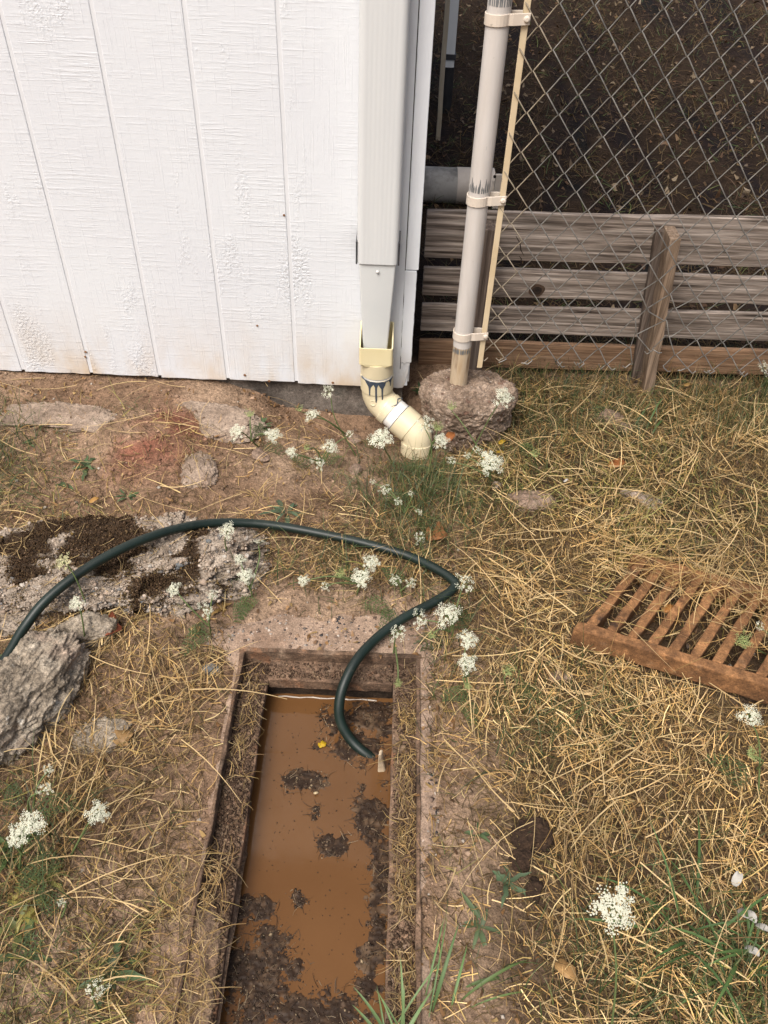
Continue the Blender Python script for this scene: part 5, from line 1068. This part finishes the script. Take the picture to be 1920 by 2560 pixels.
for i, (lab, b0, hd) in enumerate(plants): carrot(lab, b0, hd, leaves=(2 if i % 2 == 0 else 1), seed=i+1)

# ------------------------------------------------------------------ LEAFY WEEDS AND GRASS TUFTS
def lance(p, az, ln, wd, el, curl, col, parent, name='leaf', fold=.25, seg=7, wave=.0):
    V = []; C_ = []; c = Vector(p); e = el; d = Vector((math.sin(az), math.cos(az), 0)); sd_ = Vector((d.y, -d.x, 0))
    for k in range(seg+1):
        t = k/seg; w = wd*.5*(math.sin(math.pi*min(1, .08+.92*t))**.8)*(1.15-.3*t); up = Vector((-d.x*math.sin(e), -d.y*math.sin(e), math.cos(e)))
        wv = wave*math.sin(t*14)
        V += [tuple(c-sd_*w*(1+wv)+up*w*fold), tuple(c), tuple(c+sd_*w*(1-wv)+up*w*fold)]; q = np.array(col)*(.85+.3*t); C_ += [q*.95, q*1.15, q]
        c = c+(d*math.cos(e)+Vector((0, 0, math.sin(e))))*(ln/seg); e -= curl/seg
    Fq = []
    for k in range(seg): Fq += [(3*k, 3*k+1, 3*k+4, 3*k+3), (3*k+1, 3*k+2, 3*k+5, 3*k+4)]
    return link(name, npmesh(name, V, Fq, np.array(C_)), 'leaf', parent, smooth=True)
def rosette(px, py, n, ln, wd, label, seed, el=(.3, .9), col=(.075, .115, .05), wave=0.0, cat='weed', az=None, name='broadleaf_weed', nm='leaf'):
    r = random.Random(seed); p = P(F(px), F(py)); e = empty(name, p); tag(e, label, cat, 'leafy weeds' if cat == 'weed' else 'grass tufts')
    for k in range(n):
        a = (az[0]+(az[1]-az[0])*r.random()) if az else 2*math.pi*k/n+r.uniform(-.35, .35)
        jr = .006 if cat == 'weed' else min(.028, ln*.17)
        lance(p+Vector((r.uniform(-jr, jr), r.uniform(-jr, jr), -.002)), a, (.72 if cat == 'weed' else 1)*ln*r.uniform(.55, 1.15), (.72 if cat == 'weed' else .5)*wd*r.uniform(.5, 1.25), r.uniform(*el), r.uniform(.5, 1.6) if cat == 'weed' else r.uniform(.6, 2.6), np.array(col)*r.uniform(.75, 1.3), e, nm, .3, 7, wave)
rosette(565, 925, 10, .085, .017, 'dark narrow leaved weed growing at the wall foot', 1, (.5, 1.2))
rosette(618, 1108, 11, .10, .014, 'blue green rosette of narrow leaves above the hose', 2, (.25, .9), (.075, .115, .065))
rosette(186, 1010, 8, .075, .014, 'toothed green weed beside the flat stone slab', 3, (.3, .9), wave=.5)
rosette(65, 958, 3, .060, .017, 'two or three broad green leaves near the left end of the slab', 4, (.4, .8))
rosette(118, 1045, 3, .075, .020, 'drooping single leaf weed below the toothed weed', 5, (.1, .3), az=(1.3, 2.4))
rosette(275, 1075, 7, .050, .014, 'small round leaved seedling above the mossy rock', 6, (.3, .9), wave=.3)
rosette(1040, 1998, 9, .080, .014, 'grey green rosette on bare soil right of the pit', 7, (.15, .6), (.085, .12, .055))
rosette(1095, 1905, 5, .085, .017, 'few toothed leaves beside the dark soil lumps', 8, (.4, .9), (.075, .115, .06), wave=.5)
rosette(1035, 1800, 5, .045, .012, 'tiny weed at the right of the pit, opposite its middle', 9, (.3, .8))
rosette(240, 2110, 7, .13, .022, 'broad floppy green leaves at the bottom left', 10, (.2, .8), (.075, .115, .05), wave=.2)
rosette(50, 2060, 4, .11, .022, 'dock like leaves at the bottom left edge', 11, (.2, .6), (.075, .115, .045))
rosette(30, 1420, 5, .07, .012, 'short green blades between the two left rocks', 12, (.3, .9))
rosette(905, 850, 7, .055, .020, 'dark climbing weed in the gap beside the shed corner', 13, (.8, 1.5), (.05, .085, .03))
rosette(960, 900, 6, .070, .026, 'dark broad leaves between the drain pipe and the footing', 14, (.3, 1.0), (.035, .07, .028))
rosette(1490, 830, 5, .05, .02, 'low clover like weed under the slat fence', 15, (.2, .6), (.06, .10, .035))
rosette(1330, 1760, 4, .055, .010, 'bluish blades among straw in the middle of the lawn', 16, (.2, .6), (.10, .14, .12))
rosette(60, 1945, 9, .07, .020, 'yellowing leafy weed at the left edge below the white flowers', 17, (.2, .8), (.30, .26, .07), wave=.5)
rosette(115, 1895, 8, .055, .016, 'pale yellow green weed right of the left edge flowers', 18, (.2, .8), (.26, .26, .08), wave=.5)
rosette(40, 2005, 9, .07, .018, 'green and buff leafy weed low on the left edge', 19, (.3, .9), (.16, .18, .06), wave=.4)
rosette(30, 1840, 10, .08, .012, 'fresh green leaves under the left edge flowers', 20, (.3, 1.0), (.09, .14, .045), wave=.3)
rosette(480, 1320, 9, .045, .012, 'ochre withered weed at the right end of the mossy rock', 21, (.3, .9), (.22, .14, .05), wave=.6)
T = dict(cat='grass tuft', name='grass_tuft', nm='blade')
rosette(850, 2258, 9, .115, .010, 'fresh green grass tuft hanging over the near end of the pit', 30, (.7, 1.45), (.13, .20, .08), az=(-1.3, .7), **T)
rosette(955, 2195, 4, .17, .010, 'tall green blades right of the grass tuft at the pit', 31, (.6, 1.2), (.10, .17, .06), az=(.2, .9), **T)
rosette(1490, 2010, 22, .19, .009, 'wide tuft of long green blades at the lower right', 32, (.3, 1.1), (.075, .14, .045), **T)
rosette(1610, 2080, 20, .17, .010, 'green blades tuft by the white petals at the right edge', 33, (.3, 1.2), (.075, .13, .04), **T)
rosette(1370, 1985, 3, .22, .008, 'very long thin green blades crossing the lawn behind the largest flower', 34, (.05, .2), (.09, .16, .06), az=(1.3, 1.9), **T)
rosette(1385, 940, 3, .16, .013, 'single tall blade leaning by the leaning stake', 35, (.6, 1.0), (.07, .12, .04), az=(.3, .7), **T)
rosette(1435, 935, 2, .09, .010, 'short flat green blade below the tall leaning blade', 36, (.1, .3), (.085, .14, .045), az=(1.3, 1.7), **T)
rosette(1000, 900, 3, .12, .010, 'upright green blades in front of the concrete footing', 37, (.7, 1.2), (.055, .10, .035), az=(.3, .8), **T)
rosette(1010, 2150, 3, .15, .012, 'pale green blade curving right of the pit bottom', 38, (.4, .9), (.12, .18, .06), az=(.8, 1.6), **T)
rosette(560, 1075, 26, .085, .0035, 'dry yellow grass tuft above the hose loop', 40, (.2, 1.1), (.44, .31, .135), **T)
rosette(440, 1400, 20, .105, .0035, 'dry pale straw tuft left of the pit corner', 41, (.1, .8), (.50, .37, .18), az=(1.8, 4.6), **T)
rosette(660, 1020, 12, .06, .003, 'dry tuft among the small white flowers left of the pipe', 42, (.2, 1.0), (.42, .30, .13), **T)
